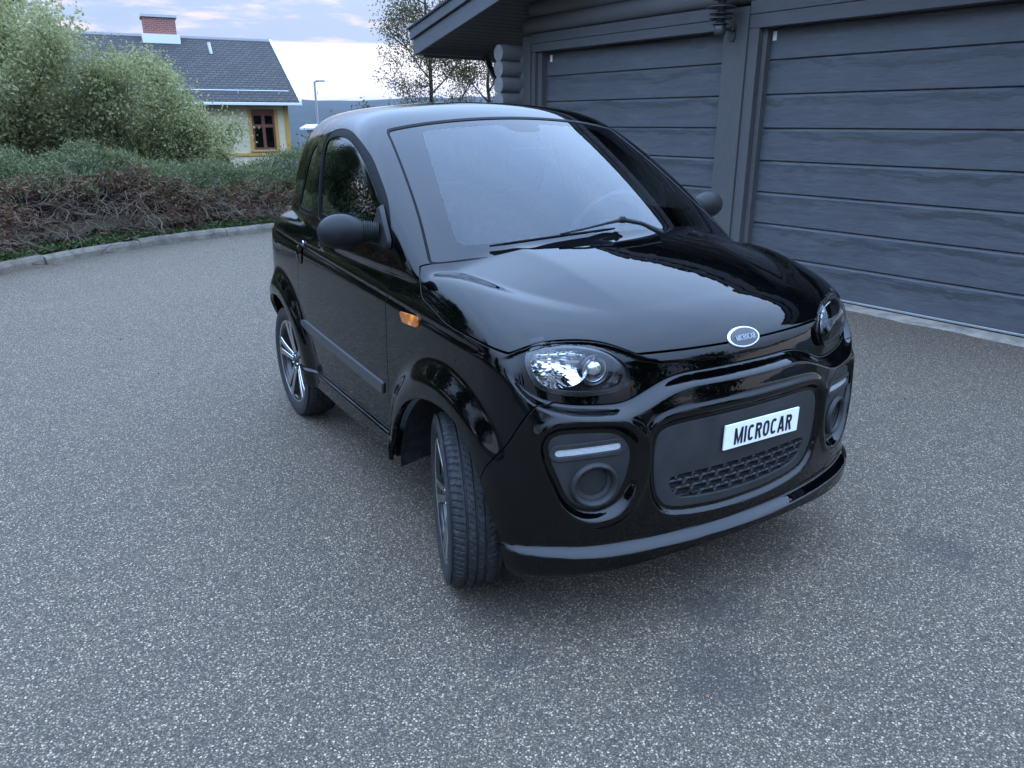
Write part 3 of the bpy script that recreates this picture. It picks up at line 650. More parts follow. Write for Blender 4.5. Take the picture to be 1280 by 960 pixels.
# front wall above the sill course, with the window opening left free
w0, w1, wz0, wz1 = -1.10, -.42, .60+hz0, 1.66+hz0
for (a, b_, c, d) in ((-WL, w0, .20+hz0, zE), (w1, 0, .20+hz0, zE), (w0, w1, .20+hz0, wz0), (w0, w1, wz1, zE)): mb.box(a, b_, -.0, .16, c+.0005, d)
mb.add([(x, y, z) for x in (-.16, 0) for y, z in ((0, zE), (DP, zE), (DP/2, zR+.06))], [(0, 1, 2), (5, 4, 3), (0, 3, 4, 1), (1, 4, 5, 2), (2, 5, 3, 0)]); mb.add([(x-WL+.16, y, z) for x in (-.16, 0) for y, z in ((0, zE), (DP, zE), (DP/2, zR+.06))], [(0, 1, 2), (5, 4, 3), (0, 3, 4, 1), (1, 4, 5, 2), (2, 5, 3, 0)]); mb.build('wall', 'house_siding', house)
fbh = lambda nm, x0, x1, y0, y1, z0, z1, mt_, par=house, bv=.004: MB().box(x0, x1, y0, y1, z0, z1).build(nm, mt_, par, bv)
fbh('corner_board', -.11, .025, -.028, .10, .62+hz0-.12, zE, 'trim_ochre'); fbh('corner_board', -WL-.02, -WL+.11, -.028, .10, -.4, zE, 'trim_ochre')
fbh('sill_course', -WL, .035, -.045, -.001, .42+hz0, .50+hz0, 'trim_ochre'); fbh('base_board', -WL, .03, -.03, -.001, -.02+hz0, .10+hz0, 'trim_ochre')
win = fbh('window', w0-.10, w0, -.035, .05, wz0-.02, wz1+.10, 'trim_ochre'); MB_ = lambda *a: fbh(*a, par=win)
MB_('window_casing', w1, w1+.10, -.035, .05, wz0-.02, wz1+.10, 'trim_ochre'); MB_('window_casing', w0, w1, -.04, .05, wz1, wz1+.12, 'trim_red'); MB_('window_sill', w0-.12, w1+.12, -.07, .05, wz0-.06, wz0-.02, 'trim_ochre')
xm = (w0+w1)/2; zm = wz0+.66*(wz1-wz0)
for nm, a in (('sash', (w0, w0+.06, wz0, wz1)), ('sash', (w1-.06, w1, wz0, wz1)), ('mullion', (xm-.045, xm+.045, wz0, wz1)), ('transom', (w0+.06, xm-.045, zm-.045, zm+.045)), ('transom', (xm+.045, w1-.06, zm-.045, zm+.045)), ('sash', (w0+.06, xm-.045, wz0, wz0+.06)), ('sash', (xm+.045, w1-.06, wz0, wz0+.06)), ('sash', (w0+.06, xm-.045, wz1-.06, wz1)), ('sash', (xm+.045, w1-.06, wz1-.06, wz1))):
    MB_(nm, a[0], a[1], -.015, .04, a[2], a[3], 'trim_red')
for (a, b_) in ((w0+.06, xm-.045), (xm+.045, w1-.06)):
    for (c, d) in ((wz0+.06, zm-.045), (zm+.045, wz1-.06)): fbh('pane', a, b_, .012, .018, c, d, 'house_glass', win, 0)
fbh('room', w0-.1, w1+.1, .40, .45, wz0-.1, wz1+.1, 'room_dark', house, 0)
for xq in (w0+.14, w1-.13): fbh('flower_pot', xq-.05, xq+.05, .06, .15, wz0, wz0+.12, 'pot_flower', win, .02)
# roof: ridge shorter than the eaves, white verge boards
ov = .38; RH = DP/2
ez = zE-.02; rz_ = zR+.10; re = .33; le = -WL-.4
V = [(-WL-.4, -ov, ez), (.33, -ov, ez), (re, RH, rz_), (le, RH, rz_), (-WL-.4, DP+ov, ez), (.33, DP+ov, ez)]
Vt = [(x, y, z+.10) for x, y, z in V]
mb = MB().add(Vt, [(0, 1, 2, 3), (5, 4, 3, 2), ]); mb.add(V, [(3, 2, 1, 0), (2, 3, 4, 5)]); mb.add(V+Vt, [(0, 1, 7, 6), (1, 2, 8, 7), (2, 5, 11, 8), (5, 4, 10, 11), (4, 3, 9, 10), (3, 0, 6, 9)])
roof = mb.build('roof', 'slate_roof', house)
def beamh(nm, A, B, w, mt_, par): mb = MB(); mb.tube([A, B], w, 4, smooth=False); return mb.build(nm, mt_, par)
beamh('verge_board', (.35, -ov-.02, ez+.09), (re, RH, rz_+.12), .048, 'trim_white', roof); beamh('ridge_cap', (re, RH, rz_+.11), (le, RH, rz_+.11), .055, 'flashing', roof)
MB().box(-WL-.4, .38, -ov-.09, -ov-.01, ez-.02, ez+.06).build('gutter', 'trim_white', roof, .01)
sl = (rz_-ez)/(RH+ov)
rp = lambda x, f, d=.0: (x, -ov+(RH+ov)*f, ez+.10+(rz_-ez)*f+d)
mb = MB(); mb.tube([rp(-WL, .10, .10), rp(.10, .10, .10)], .018, 6)
for q in range(9): mb.tube([rp(-WL+1.2*q, .10, .0), rp(-WL+1.2*q, .10, .11)], .015, 5)
mb.build('snow_guard', 'flashing', roof)
mb = MB(); mb.tube([rp(-1.75, .74, -.02), rp(-1.80, .74, .32)], .05, 10); mb.build('vent_pipe', 'trim_white', roof)
fbh('roof_hatch', -4.3, -3.85, .9, 1.3, rp(0, .40)[2]-.05, rp(0, .40)[2]+.20, 'flashing', roof)
cx = -3.15; ch = fbh('chimney', cx-.48, cx+.48, RH-.45, RH+.45, rz_-.1, rz_+.62, 'chimney_brick', roof)
fbh('chimney_cap', cx-.54, cx+.54, RH-.50, RH+.50, rz_+.621, rz_+.71, 'flashing', roof); fbh('chimney_flashing', cx-.56, cx+.56, RH-.52, RH+.50, rz_-.15, rz_+.12, 'trim_white', roof)
# ---------------------------------------------------------------- street lamp, pale shed, far houses
pmat('galvanised', (.30, .31, .33), .45, metal=.7)
lx, ly = -14.0, 58.0; lz = gz_at(lx, ly); sl_ = empty('street_lamp', (lx, ly, lz)); tag(sl_, 'slim grey street lamp standing far off before the wooded hill', 'street lamp')
top = 1.402+(153-106)/1006*ly-lz
mb = MB(); mb.tube([(0, 0, 0), (0, 0, top)], [.11, .07], 10); mb.build('pole', 'galvanised', sl_)
mb = MB(); mb.tube([(-.05, 0, top), (.25, 0, top+.06)], .05, 8); mb.build('arm', 'galvanised', sl_); fbl = MB().box(.1, .75, -.12, .12, top+.02, top+.13).build('lantern', 'galvanised', sl_, .03)
pmat('shed_roof', (.55, .57, .60), .5); pmat('shed_wall', (.45, .44, .42), .8)
shx, shy = -9.2, 40.0; shz = gz_at(shx, shy); shed = empty('shed', (shx, shy, shz), R(8)); tag(shed, 'low shed with pale flat roof behind the hedge', 'shed')
zt = 1.402-(158-153)/1006*shy-shz
MB().box(-1.0, 1.1, 0, 2.4, 0, zt-.15).build('wall', 'shed_wall', shed, .01); MB().add([(-1.3, -.3, zt-.14), (1.4, -.3, zt-.10), (1.4, 2.7, zt+.05), (-1.3, 2.7, zt+.02), (-1.3, -.3, zt-.06), (1.4, -.3, zt-.02), (1.4, 2.7, zt+.13), (-1.3, 2.7, zt+.10)], [(0, 3, 2, 1), (4, 5, 6, 7), (0, 1, 5, 4), (1, 2, 6, 5), (2, 3, 7, 6), (3, 0, 4, 7)]).build('roof', 'shed_roof', shed)
# ---------------------------------------------------------------- hedge along the kerb
S0, S1_ = 7.6, KS[-1]-2.0
hg = empty('hedge', (0, 0, 0)); p_, _, _ = kat(14); hg.location = (0, 0, 0)
tag(hg, 'clipped juniper hedge, green on top with bare brown branches low down', 'hedge')
def hheight(s):
    return .91+.10*math.sin(s*.9+1.0)+.07*math.sin(s*2.1)+.05*math.sin(s*4.7+2)
def hpt(s, f, lump=True):
    """f in 0..1 runs from the foot of the front over the top to the back"""
    p, d, w = kat(s); H = hheight(s); a = f*math.pi
    o = .95-.78*math.cos(a)*(1 if f < .5 else .9); z = .05+H*(max(0, math.sin(a))**.55)
    b = .13*noise.noise((s*1.6, f*3, 0))+.10*noise.noise((s*4.5, f*9, 3))+.06*noise.noise((s*10, f*18, 7)) if lump else 0
    n = np.array([-math.cos(a), math.sin(a)]); o += n[0]*b; z += n[1]*b
    return np.array([p[0]+w[0]*o, p[1]+w[1]*o, z]), np.array([w[0]*n[0], w[1]*n[0], n[1]]), w, d
P, D, L, PB, DB = [], [], [], [], []
for _ in range(13000):
    s = random.uniform(S0, S1_); f = random.uniform(.05, .34) if random.random() < .5 else random.uniform(.3, .92); lim = .125+.07*(1-sst(KS[60]-1, KS[60]+1.8, s))+.09*noise.noise((s*.9, 0, 4))+.05*noise.noise((s*3, 1, 4))
    gap = noise.noise((s*1.4, f*4, 9))
    if f < lim-.03 or (gap > .42 and f < .55): continue
    q, nrm_, w, d = hpt(s, f); q = q-nrm_*random.uniform(0, .10)
    brown = f < lim+.03 and random.random() < .35
    for k in range(16):
        dd = nrm_*.5+np.array([random.gauss(0, .75), random.gauss(0, .75), random.gauss(.15, .6)]); dd /= np.linalg.norm(dd); o = q+np.array([random.gauss(0, .035) for _ in range(3)])
        (PB if brown else P).append(o); (DB if brown else D).append(dd)
for _ in range(7000):
    s = random.uniform(S0, S1_); f = random.uniform(.01, .23)
    if noise.noise((s*1.1, f*6, 15)) < -.05: continue
    q, nrm_, w, d = hpt(s, f); q = q-nrm_*random.uniform(-.02, .16)
    for k in range(9):
        dd = nrm_*.4+np.array([random.gauss(0, .8), random.gauss(0, .8), random.gauss(-.1, .6)]); PB.append(q+np.array([random.gauss(0, .03) for _ in range(3)])); DB.append(dd/np.linalg.norm(dd))
for _ in range(9000):      # dry needles lying under the branches
    s = random.uniform(S0, S1_); p, d, w = kat(s); o = random.uniform(.22, 1.0); PB.append(np.array([p[0]+w[0]*o, p[1]+w[1]*o, .075+random.random()*.03])); DB.append(np.array([random.gauss(0, 1), random.gauss(0, 1), random.uniform(.0, .5)]))
P = np.array(P); D = np.array(D); leaves('foliage', P, D, rng.uniform(.028, .065, len(P)), rng.uniform(.010, .017, len(P)), 'needle', hg, .1)
leaves('dead_foliage', np.array(PB), np.array(DB), rng.uniform(.04, .09, len(PB)), rng.uniform(.008, .016, len(PB)), 'needle_brown', hg, .1)
tw = MB()
for _ in range(1700):
    s = random.uniform(S0, S1_); p, d, w = kat(s); lim = .27
    f = random.uniform(.005, .21); q, nrm_, _, _ = hpt(s, f, False); o = q-nrm_*random.uniform(.06, .28); o[2] = max(.05, o[2]-.1)
    dirv_ = Vector((-w[0]*.9+d[0]*random.uniform(-.9, .9), -w[1]*.9+d[1]*random.uniform(-.9, .9), random.uniform(-.45, .75))).normalized(); pts = [Vector(o)]; ln = random.uniform(.25, .52)
    for k in range(5):
        dirv_ = (dirv_+Vector((random.gauss(0, .25), random.gauss(0, .25), random.gauss(-.03, .25)))).normalized(); pts.append(pts[-1]+dirv_*ln/5)
    for q2 in pts: q2.z = max(q2.z, .03)
    r0 = random.uniform(.0035, .010); tw.tube(pts, [r0*(1-.75*k/5) for k in range(6)], 4, caps=False)
    for k in range(3):
        j = random.randint(2, 5); d2 = (dirv_+Vector((random.gauss(0, .8), random.gauss(0, .8), random.gauss(0, .8)))).normalized(); l2 = random.uniform(.06, .18)
        m1 = pts[j]+d2*l2*.5+Vector((random.gauss(0, .012),)*3); tw.tube([pts[j], m1, m1+(d2+Vector((random.gauss(0, .4), random.gauss(0, .4), random.gauss(0, .4)))).normalized()*l2*.5], [r0*.5, r0*.4, r0*.2], 3, caps=False)
tw.build('dead_branches', 'twig_dead', hg)
# dark woody inside so that the hedge is not see-through
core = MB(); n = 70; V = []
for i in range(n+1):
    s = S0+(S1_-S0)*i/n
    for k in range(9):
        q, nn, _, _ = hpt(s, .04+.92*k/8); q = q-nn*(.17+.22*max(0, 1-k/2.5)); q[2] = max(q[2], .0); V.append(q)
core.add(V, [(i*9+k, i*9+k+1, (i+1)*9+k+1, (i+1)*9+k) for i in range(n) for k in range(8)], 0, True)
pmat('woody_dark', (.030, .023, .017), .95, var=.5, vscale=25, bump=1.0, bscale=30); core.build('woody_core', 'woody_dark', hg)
# leafy ground cover and weeds between kerb and hedge
P, D, L = [], [], []
for _ in range(9000):
    s = random.uniform(S0, S1_); p, d, w = kat(s); o = .15+.75*random.random()**1.25; den = noise.noise((s*1.2, o, 2))
    if den < -.30: continue
    h_ = random.uniform(.02, .09)*(1+max(0, den)*1.8); q = np.array([p[0]+w[0]*o, p[1]+w[1]*o, .03])
    for k in range(5): P.append(q+[random.gauss(0, .03), random.gauss(0, .03), h_*random.random()]); D.append([random.gauss(0, 1), random.gauss(0, 1), .5]); L.append(random.uniform(.025, .06))
P = np.array(P); L = np.array(L); bed = MB(); V = []; n = 160
for i in range(n+1):
    s = S0-4+(S1_-S0+5)*i/n; p, d, w = kat(min(max(s, .2), KS[-1]-.2))
    for o, z in ((.135, .02), (.145, .062), (.35, .075), (.8, .06), (1.9, -.02), (2.4, -.12)): q = p+w*o; V.append((q[0], q[1], z+.015*noise.noise((q[0]*4, q[1]*4, 0))))
bed.add(V, [(i*6+k, i*6+k+1, (i+1)*6+k+1, (i+1)*6+k) for i in range(n) for k in range(5)], 0, True); pmat('soil', (.012, .009, .006), .95, var=.5, vscale=30, bump=1, bscale=60); bd = bed.build('planting_bed', 'soil'); tag(bd, kind='structure')
P[:, 2] += .05
gc = leaves('ground_cover', P, np.array(D), L, L*.7, 'leaf_ground', None); tag(gc, 'low leafy green ground cover along the granite kerb', 'ground cover', kind='stuff')
# ---------------------------------------------------------------- shrubs and trees
def shrub(label, x, y, H, wd, n_leaf, leaf, mat, seed, stems=7, group=None, nm='shrub', shoots=10):
    root = empty(nm, (x, y, gz_at(x, y))); tag(root, label, 'shrub', group); rd = random.Random(seed); mb = MB(); pts = []
    for k in range(stems):
        a = k*2.4; rr = wd*.5*math.sqrt((k+.5)/stems); tp = Vector((rr*math.cos(a)*1.3, rr*math.sin(a), H*(1-.35*(rr/(wd*.5))**2)*rd.uniform(.8, 1.0))); b0 = Vector((.15*math.cos(a), .15*math.sin(a), 0)); pl2 = []
        for i in range(8): t = i/7; q = b0.lerp(tp, t); q.x += .25*math.sin(t*3+k)*t; q.z += .12*math.sin(t*5+k); pl2.append(q)
        mb.tube(pl2, [.035*(1-.85*i/7) for i in range(8)], 6)
        for i in range(26):
            j = rd.randint(2, 7); d = Vector((rd.gauss(0, 1), rd.gauss(0, 1), rd.gauss(.5, .5))).normalized(); l = rd.uniform(.25, .6)*wd*.28; q = [pl2[j]]
            for w in range(4): d = (d+Vector((rd.gauss(0, .2), rd.gauss(0, .2), rd.gauss(.05, .2)))).normalized(); q.append(q[-1]+d*l/4)
            mb.tube(q, [.010, .008, .006, .004, .003], 4, caps=False); pts += [tuple(v) for v in q[1:]]
    for i in range(shoots):
        a = rd.uniform(0, 6.28); rr = wd*.42*math.sqrt(rd.random()); b0 = Vector((rr*math.cos(a), rr*math.sin(a), H*(.82-.3*(rr/(wd*.5))**2))); q = [b0+Vector((.03*math.sin(w+i), .03*math.cos(w*1.3+i), w*.13*H/2.4)) for w in range(6)]
        mb.tube(q, [.007, .006, .005, .004, .003, .002], 4, caps=False); pts += [tuple(v) for v in q]*3
    mb.build('stems', 'bark', root); pts = np.array(pts); k = rng.integers(0, len(pts), n_leaf); P = pts[k]+rng.normal(0, .10*wd/2, (n_leaf, 3)); P = P[P[:, 2] > .05]
    s_ = np.array([noise.noise((p[0]*2.2+seed, p[1]*2.2, p[2]*2.2)) for p in P]); P = P[s_ > -.32]
    leaves('foliage', P, rand_dirs(len(P))+[0, 0, .3], rng.uniform(.7, 1.25, len(P))*leaf, rng.uniform(.42, .62, len(P))*leaf, mat, root); return root
shrub('broad pale green shrub with upright shoots, tallest behind the hedge', -8.7, 13.4, 3.3, 3.5, 66000, .074, 'leaf_pale', 1, 11, shoots=26)
shrub('rounded pale green shrub hiding the left half of the house', -6.6, 14.2, 2.35, 2.7, 52000, .068, 'leaf_pale', 2, 9, shoots=16)
shrub('small pale green shrub beside the house window', -5.75, 13.9, 1.6, 1.2, 22000, .052, 'leaf_pale', 3, 6, shoots=6)
shrub('dark green shrub right of the house above the hedge', -4.9, 21.5, 1.45, 2.4, 12000, .07, 'leaf_dark', 4, 6)
shrub('dark green shrub under the thin tree beside the garage eave', -3.0, 17.5, 1.85, 2.6, 14000, .07, 'leaf_dark', 5, 6)
tree('tree', 'tall dark leafy tree behind the pale shrubs, left of the house', 'tree', (-12.4, 18.5, gz_at(-12.4, 18.5)), 7.2, 26000, .10, 'leaf_dark', limbs=16, spread=.42, r0=.14, start=.12, up=.55, sub=6, seed=3, sigma=.20)
tree('tree', 'thin open-crowned tree with bare forking limbs beside the garage eave', 'tree', (-1.9, 19.0, gz_at(-1.9, 19.0)), 6.3, 26000, .055, 'leaf_tree', limbs=15, spread=.40, r0=.07, start=.28, up=.75, sub=5, seed=12, sigma=.16)
tree('tree', 'thin tree partly hidden by the garage eave and downpipe', 'tree', (-.55, 20.5, gz_at(-.55, 20.5)), 5.8, 26000, .055, 'leaf_tree', limbs=14, spread=.44, r0=.075, start=.25, up=.7, sub=5, seed=21, sigma=.17)
# trees standing round the rest of the yard (they show in the car's paint and glass)
yard = [(-9.0, 10.9, 3.4, 30), (-10.2, 9.0, 3.9, 29), (-10.5, 6.6, 4.6, 31), (-11.5, 3.2, 4.6, 32), (-10.8, -1.0, 4.2, 33), (-9.0, -6.5, 4.6, 34), (-3.5, -10.5, 4.4, 35), (1.8, -11.5, 4.6, 36), (6.5, -9.5, 5.2, 37), (9.5, -5.5, 5.2, 38), (10.5, -1.8, 5.0, 39)]
for (x, y, H, sd) in yard:
    tree('tree', 'leafy green tree beyond the hedge, mirrored in the door glass' if sd < 33 else 'leafy green tree edging the drive, mirrored in the front bumper', 'tree', (x, y, gz_at(x, y)), H, 22000 if sd < 31 else 9000, .085 if sd < 31 else .17, 'leaf_dark', 'trees mirrored in the door glass' if sd < 33 else 'trees mirrored in the bumper', limbs=14, spread=.45, r0=.13, start=.12, up=.5, sub=6, seed=sd, sigma=.26)
# litter on the asphalt
P = []; 
for _ in range(90):
    s = random.uniform(9, KS[-1]-3); p, d, w = kat(s); o = -random.random()**2*1.6; P.append((p[0]+w[0]*o, p[1]+w[1]*o, .004))
for _ in range(70): P.append((random.uniform(-3.5, 3.2), random.uniform(1.2, 6.0), .004))
P = np.array(P); D = rand_dirs(len(P))*[1, 1, .12]+[0, 0, .1]; lt = leaves('leaf_litter', P, D, rng.uniform(.010, .026, len(P)), rng.uniform(.006, .014, len(P)), 'needle_brown', None, .15); tag(lt, 'scattered bits of dry leaf on the asphalt', 'leaf litter', kind='stuff')
# ---------------------------------------------------------------- the car
def paint_mat():
    m, t, b = new_mat('black_paint')
    b.inputs['Base Color'].default_value = (.0045, .0048, .0055, 1); b.inputs['Roughness'].default_value = .3; b.inputs['Specular IOR Level'].default_value = 0
    b.inputs['Coat Weight'].default_value = 1; b.inputs['Coat Roughness'].default_value = .012; b.inputs['Coat IOR'].default_value = 1.43
    # dried rain spots
    tcs = nd(t, 'ShaderNodeTexCoord'); vs_ = nd(t, 'ShaderNodeTexVoronoi'); vs_.inputs['Scale'].default_value = 75; t.links.new(tcs.outputs['Object'], vs_.inputs['Vector']); sc_ = nd(t, 'ShaderNodeSeparateColor'); t.links.new(vs_.outputs['Color'], sc_.inputs[0])
    spot = math_n(t, 'MULTIPLY', maprange(t, vs_.outputs['Distance'], .22, .14), maprange(t, sc_.outputs[0], .80, .84))
    t.links.new(math_n(t, 'ADD', .012, math_n(t, 'MULTIPLY', spot, .22)), b.inputs['Coat Roughness'])
    tc = nd(t, 'ShaderNodeTexCoord')
    # thin film of dust lying on upward faces and in patches, faint orange peel
    g = nd(t, 'ShaderNodeNewGeometry'); s = nd(t, 'ShaderNodeSeparateXYZ'); t.links.new(g.outputs['Normal'], s.inputs[0])
    n = noise_n(t, tc.outputs['Object'], 9, 7, .65); n2 = noise_n(t, tc.outputs['Object'], 260, 3, .6)
    d = math_n(t, 'MULTIPLY', maprange(t, n.outputs[0], .35, .75), maprange(t, n2.outputs[0], .5, .75))
    t.links.new(mixc(t, math_n(t, 'MULTIPLY', d, .10), (.0006, .0007, .0009), (.03, .03, .03)), b.inputs['Base Color'])
    n3 = noise_n(t, tc.outputs['Object'], 14, 3, .5); bp = nd(t, 'ShaderNodeBump'); bp.inputs['Strength'].default_value = .035; bp.inputs['Distance'].default_value = .01
    t.links.new(n3.outputs[0], bp.inputs['Height']); t.links.new(bp.outputs[0], b.inputs['Coat Normal'])
paint_mat()
pmat('rubber_seal', (.004, .004, .0045), .5, spec=.07, bump=.1)
pmat('black_plastic', (.012, .0125, .013), .48, spec=.25, var=.2, vscale=20, bump=.12, bscale=700)
pmat('grey_plastic', (.026, .026, .0265), .5, spec=.32, var=.15, vscale=15, bump=.12, bscale=700)
pmat('glass_border', (.004, .004, .005), .5, spec=0, coat=.85, coat_r=.0)
pmat('dark_inner', (.008, .008, .009), .9, spec=.1)
pmat('well_liner', (.02, .02, .021), .85, spec=.2, var=.5, vscale=30)
pmat('trim_strip', (.04, .041, .042), .42, spec=.5, bump=.08, bscale=500)
pmat('chrome', (.60, .61, .63), .12, metal=1)
pmat('reflector', (.9, .91, .93), .06, metal=1)
pmat('alloy_face', (.50, .51, .52), .24, metal=1, bump=.03, bscale=400)
pmat('alloy_black', (.012, .012, .013), .25, coat=.5)
pmat('brushed_badge', (.30, .31, .32), .35, metal=1)
pmat('badge_dark', (.075, .078, .08), .4, metal=.4)
pmat('plate_white', (.82, .83, .84), .45, var=.03, vscale=30)
pmat('plate_ink', (.008, .008, .009), .5)
pmat('lamp_black', (.01, .01, .011), .2, coat=.4)
pmat('seat_fabric', (.085, .086, .088), .85, var=.2, vscale=40)
pmat('dash', (.11, .111, .113), .7, bump=.1, bscale=300)
pmat('led_clear', (.45, .47, .48), .12, spec=.6, coat=.6, bump=.6, bscale=160)
pmat('mirror_glass', (.7, .72, .75), .03, metal=1)
m, t, b = new_mat('amber_lens'); b.inputs['Base Color'].default_value = (.85, .27, .015, 1); b.inputs['Roughness'].default_value = .12; b.inputs['Coat Weight'].default_value = 1
tc = nd(t, 'ShaderNodeTexCoord'); v_ = nd(t, 'ShaderNodeTexVoronoi'); v_.inputs['Scale'].default_value = 26; t.links.new(tc.outputs['Object'], v_.inputs['Vector'])
t.links.new(mixc(t, maprange(t, v_.outputs['Distance'], .1, .6), (.95, .34, .02), (.42, .09, .008)), b.inputs['Base Color'])
m, t, b = new_mat('red_lens'); b.inputs['Base Color'].default_value = (.35, .008, .008, 1); b.inputs['Roughness'].default_value = .1; b.inputs['Coat Weight'].default_value = 1
glass_mat('windscreen_glass', (.82, .88, .86), boost=1.1)
glass_mat('tinted_glass', (.12, .14, .14), boost=1.5)
glass_mat('lamp_glass', (.95, .96, .97), boost=.75)

CAR_YAW = R(31.434-90)
FW = np.array([math.sin(R(31.434)), -math.cos(R(31.434)), 0]); LF = np.array([math.cos(R(31.434)), math.sin(R(31.434)), 0])
car = empty('car', tuple(-2.778*FW+1.653*LF), CAR_YAW)
tag(car, 'small glossy black two-door car parked on the asphalt before the garage', 'car')

hV, hQ = surface_net(CARF, (-1.45, -.033, .14), (1.49, .825, 1.54), .022)
hV = project(CARF, hV)
hV, hQ = subdivide(hV, hQ); hV = project(CARF, hV, 2)
def full_shell(V, Q):
    T = np.concatenate([Q[:, [0, 1, 2]], Q[:, [0, 2, 3]]])
    N = gradn(CARF, V); N /= np.linalg.norm(N, axis=1, keepdims=True)+1e-12
    V, N, T = clip((V, N, T), lambda P: -P[:, 1]-1e-7)
    c = V[:, 1] < 2e-6; V[c, 1] = 0; N[c, 1] = 0; N /= np.linalg.norm(N, axis=1, keepdims=True)+1e-12
    n = len(V); mp = np.where(c, np.arange(n), 0); mp[~c] = n+np.arange((~c).sum())
    return np.concatenate([V, V[~c]*[1, -1, 1]]), np.concatenate([N, N[~c]*[1, -1, 1]]), np.concatenate([T, mp[T][:, ::-1]])
COARSE = full_shell(hV, hQ)
hV, hQ = subdivide(hV, hQ); hV = project(CARF, hV, 1)
SHELL = full_shell(hV, hQ)

ARCHF = closed_curve([(.455, -.05), (.455, .10), (.458, .22), (.472, .327), (.537, .448), (.634, .546), (.751, .601), (.878, .622), (.985, .608), (1.065, .55), (1.113, .481), (1.14, .41), (1.178, .32), (1.205, .22), (1.215, .10), (1.22, -.05)], 6)
ARCHR = closed_curve([(-.885-.345, -.05), (-.885-.345, .12)]+[(-.885-.345*math.cos(a), .275+.345*math.sin(a)) for a in np.linspace(0, math.pi, 11)]+[(-.885+.345, .12), (-.885+.345, -.05)], 6)
DOOR = closed_curve([(-.431, 1.012), (-.470, 1.000), (-.52, .968), (-.549, .935), (-.560, .809), (-.585, .668), (-.545, .545), (-.46, .443), (-.37, .387), (-.26, .372), (-.05, .369), (.25, .369), (.385, .370), (.414, .385), (.418, .464), (.424, .568), (.431, .70), (.433, .812), (.440, .90), (.470, .975), (.474, 1.004), (.450, 1.012), (.2, 1.017), (-.2, 1.017)], 6)
DGLASS = closed_curve([(-.318, 1.062), (-.335, 1.12), (-.360, 1.22), (-.378, 1.30), (-.352, 1.338), (-.25, 1.352), (-.13, 1.345), (-.024, 1.322), (.08, 1.285), (.174, 1.238), (.318, 1.148), (.392, 1.085), (.400, 1.062), (.372, 1.053), (.2, 1.051), (-.1, 1.051), (-.29, 1.053)], 6)
QGLASS = closed_curve([(-.462, 1.062), (-.480, 1.14), (-.498, 1.22), (-.505, 1.29), (-.525, 1.312), (-.575, 1.285), (-.628, 1.20), (-.668, 1.11), (-.705, 1.058), (-.69, 1.047), (-.58, 1.045), (-.48, 1.048)], 6)
WS = closed_curve(mirror_pts([(0, 1.020), (.3, 1.010), (.5, .996), (.61, .985), (.640, .990), (.634, 1.02), (.600, 1.12), (.563, 1.24), (.533, 1.335), (.52, 1.37), (.49, 1.384), (.35, 1.405), (.18, 1.419), (0, 1.424)]), 6)
RW = closed_curve(mirror_pts([(0, 1.08), (.3, 1.08), (.45, 1.085), (.50, 1.10), (.50, 1.14), (.46, 1.25), (.42, 1.33), (.36, 1.355), (.2, 1.365), (0, 1.368)]), 6)
TAIL = closed_curve([(.42, .80), (.45, .90), (.52, .95), (.60, .94), (.64, .85), (.62, .76), (.52, .74)], 6)
MESHO = closed_curve(mirror_pts([(0, .474), (.15, .474), (.255, .472), (.279, .462), (.276, .435), (.250, .402), (.20, .389), (.1, .381), (0, .379)]), 6)
STRIP = closed_curve([(-.530, .566), (-.3, .5585), (.0, .5485), (.3, .5385), (.372, .535), (.376, .522), (.369, .497), (.355, .4945), (0, .5085), (-.3, .521), (-.495, .531)], 6)
BLINK = closed_curve([(.565, .828), (.60, .831), (.66, .834), (.688, .834), (.692, .822), (.690, .808), (.66, .805), (.61, .802), (.584, .802), (.574, .812)], 5)
PILLAR_SEAL = .028
def g_xz(poly, ymin=.42): return lambda P: np.maximum(sdf2(poly, P[:, 0], P[:, 2]), ymin-np.abs(P[:, 1]))
def g_yz(poly, front=True, both=False, xlim=.9):
    def g(P):
        y = np.abs(P[:, 1]) if both else P[:, 1]
        return np.maximum(sdf2(poly, y, P[:, 2]), (xlim-P[:, 0]) if front else (P[:, 0]-xlim))
    return g
def plus(g, d): return lambda P: g(P)+d
def neg(g, d=0): return lambda P: -(g(P)-d)
def g_bottom(P):
    x, y, z = P.T; ay = np.abs(y)
    zf = .205+.055*(1-np.minimum(ay/.66, 1)**2)
    return .278+(zf-.278)*sst(.98, 1.16, x)-z
def g_hood(P):
    x, y, z = P.T; ay = np.abs(y)
    a = (zseam(x)-z)*.8; b_ = np.where(x > 1.06, zedge(ay)-z, -9)
    c = (.80-.40*y*y-x)*.9
    return np.maximum(np.maximum(a, b_), np.maximum(c, .5-x))
bseam = spl([.1, .30, .463, .53, .611, .722, .80], [1.17, 1.14, 1.113, 1.150, 1.197, 1.247, 1.28])
def g_bumper(P):
    x, y, z = P.T; ay = np.abs(y)
    return np.maximum((bseam(z)-x)*.8, z-zlow(ay)-.004)
gA = lambda P: np.minimum(g_xz(ARCHF, .5)(P), g_xz(ARCHR, .5)(P))
gWS = g_yz(WS, xlim=-.2); gRW = g_yz(RW, False, xlim=-.5); gDG = g_xz(DGLASS); gQG = g_xz(QGLASS)
gDO = g_xz(DOOR); gLE = g_yz(LENS, both=True); gPO = g_yz(POD, both=True); gGR = g_yz(GRILLE); gTA = g_yz(TAIL, False, True, -.9); gST = g_xz(STRIP); gBL = g_xz(BLINK)
gME = g_yz(MESHO)
def side_of(M, s): return select(M, M[0][:, 1]*s > 0)
def panel(name, M, mat, parent=car, lip=.014, r=.0015):
    if lip: M = with_lip(M, lip, r)
    return link_mesh(name, np_mesh(name, M[0], M[2], M[1]), mat, parent)
GAP = .0026
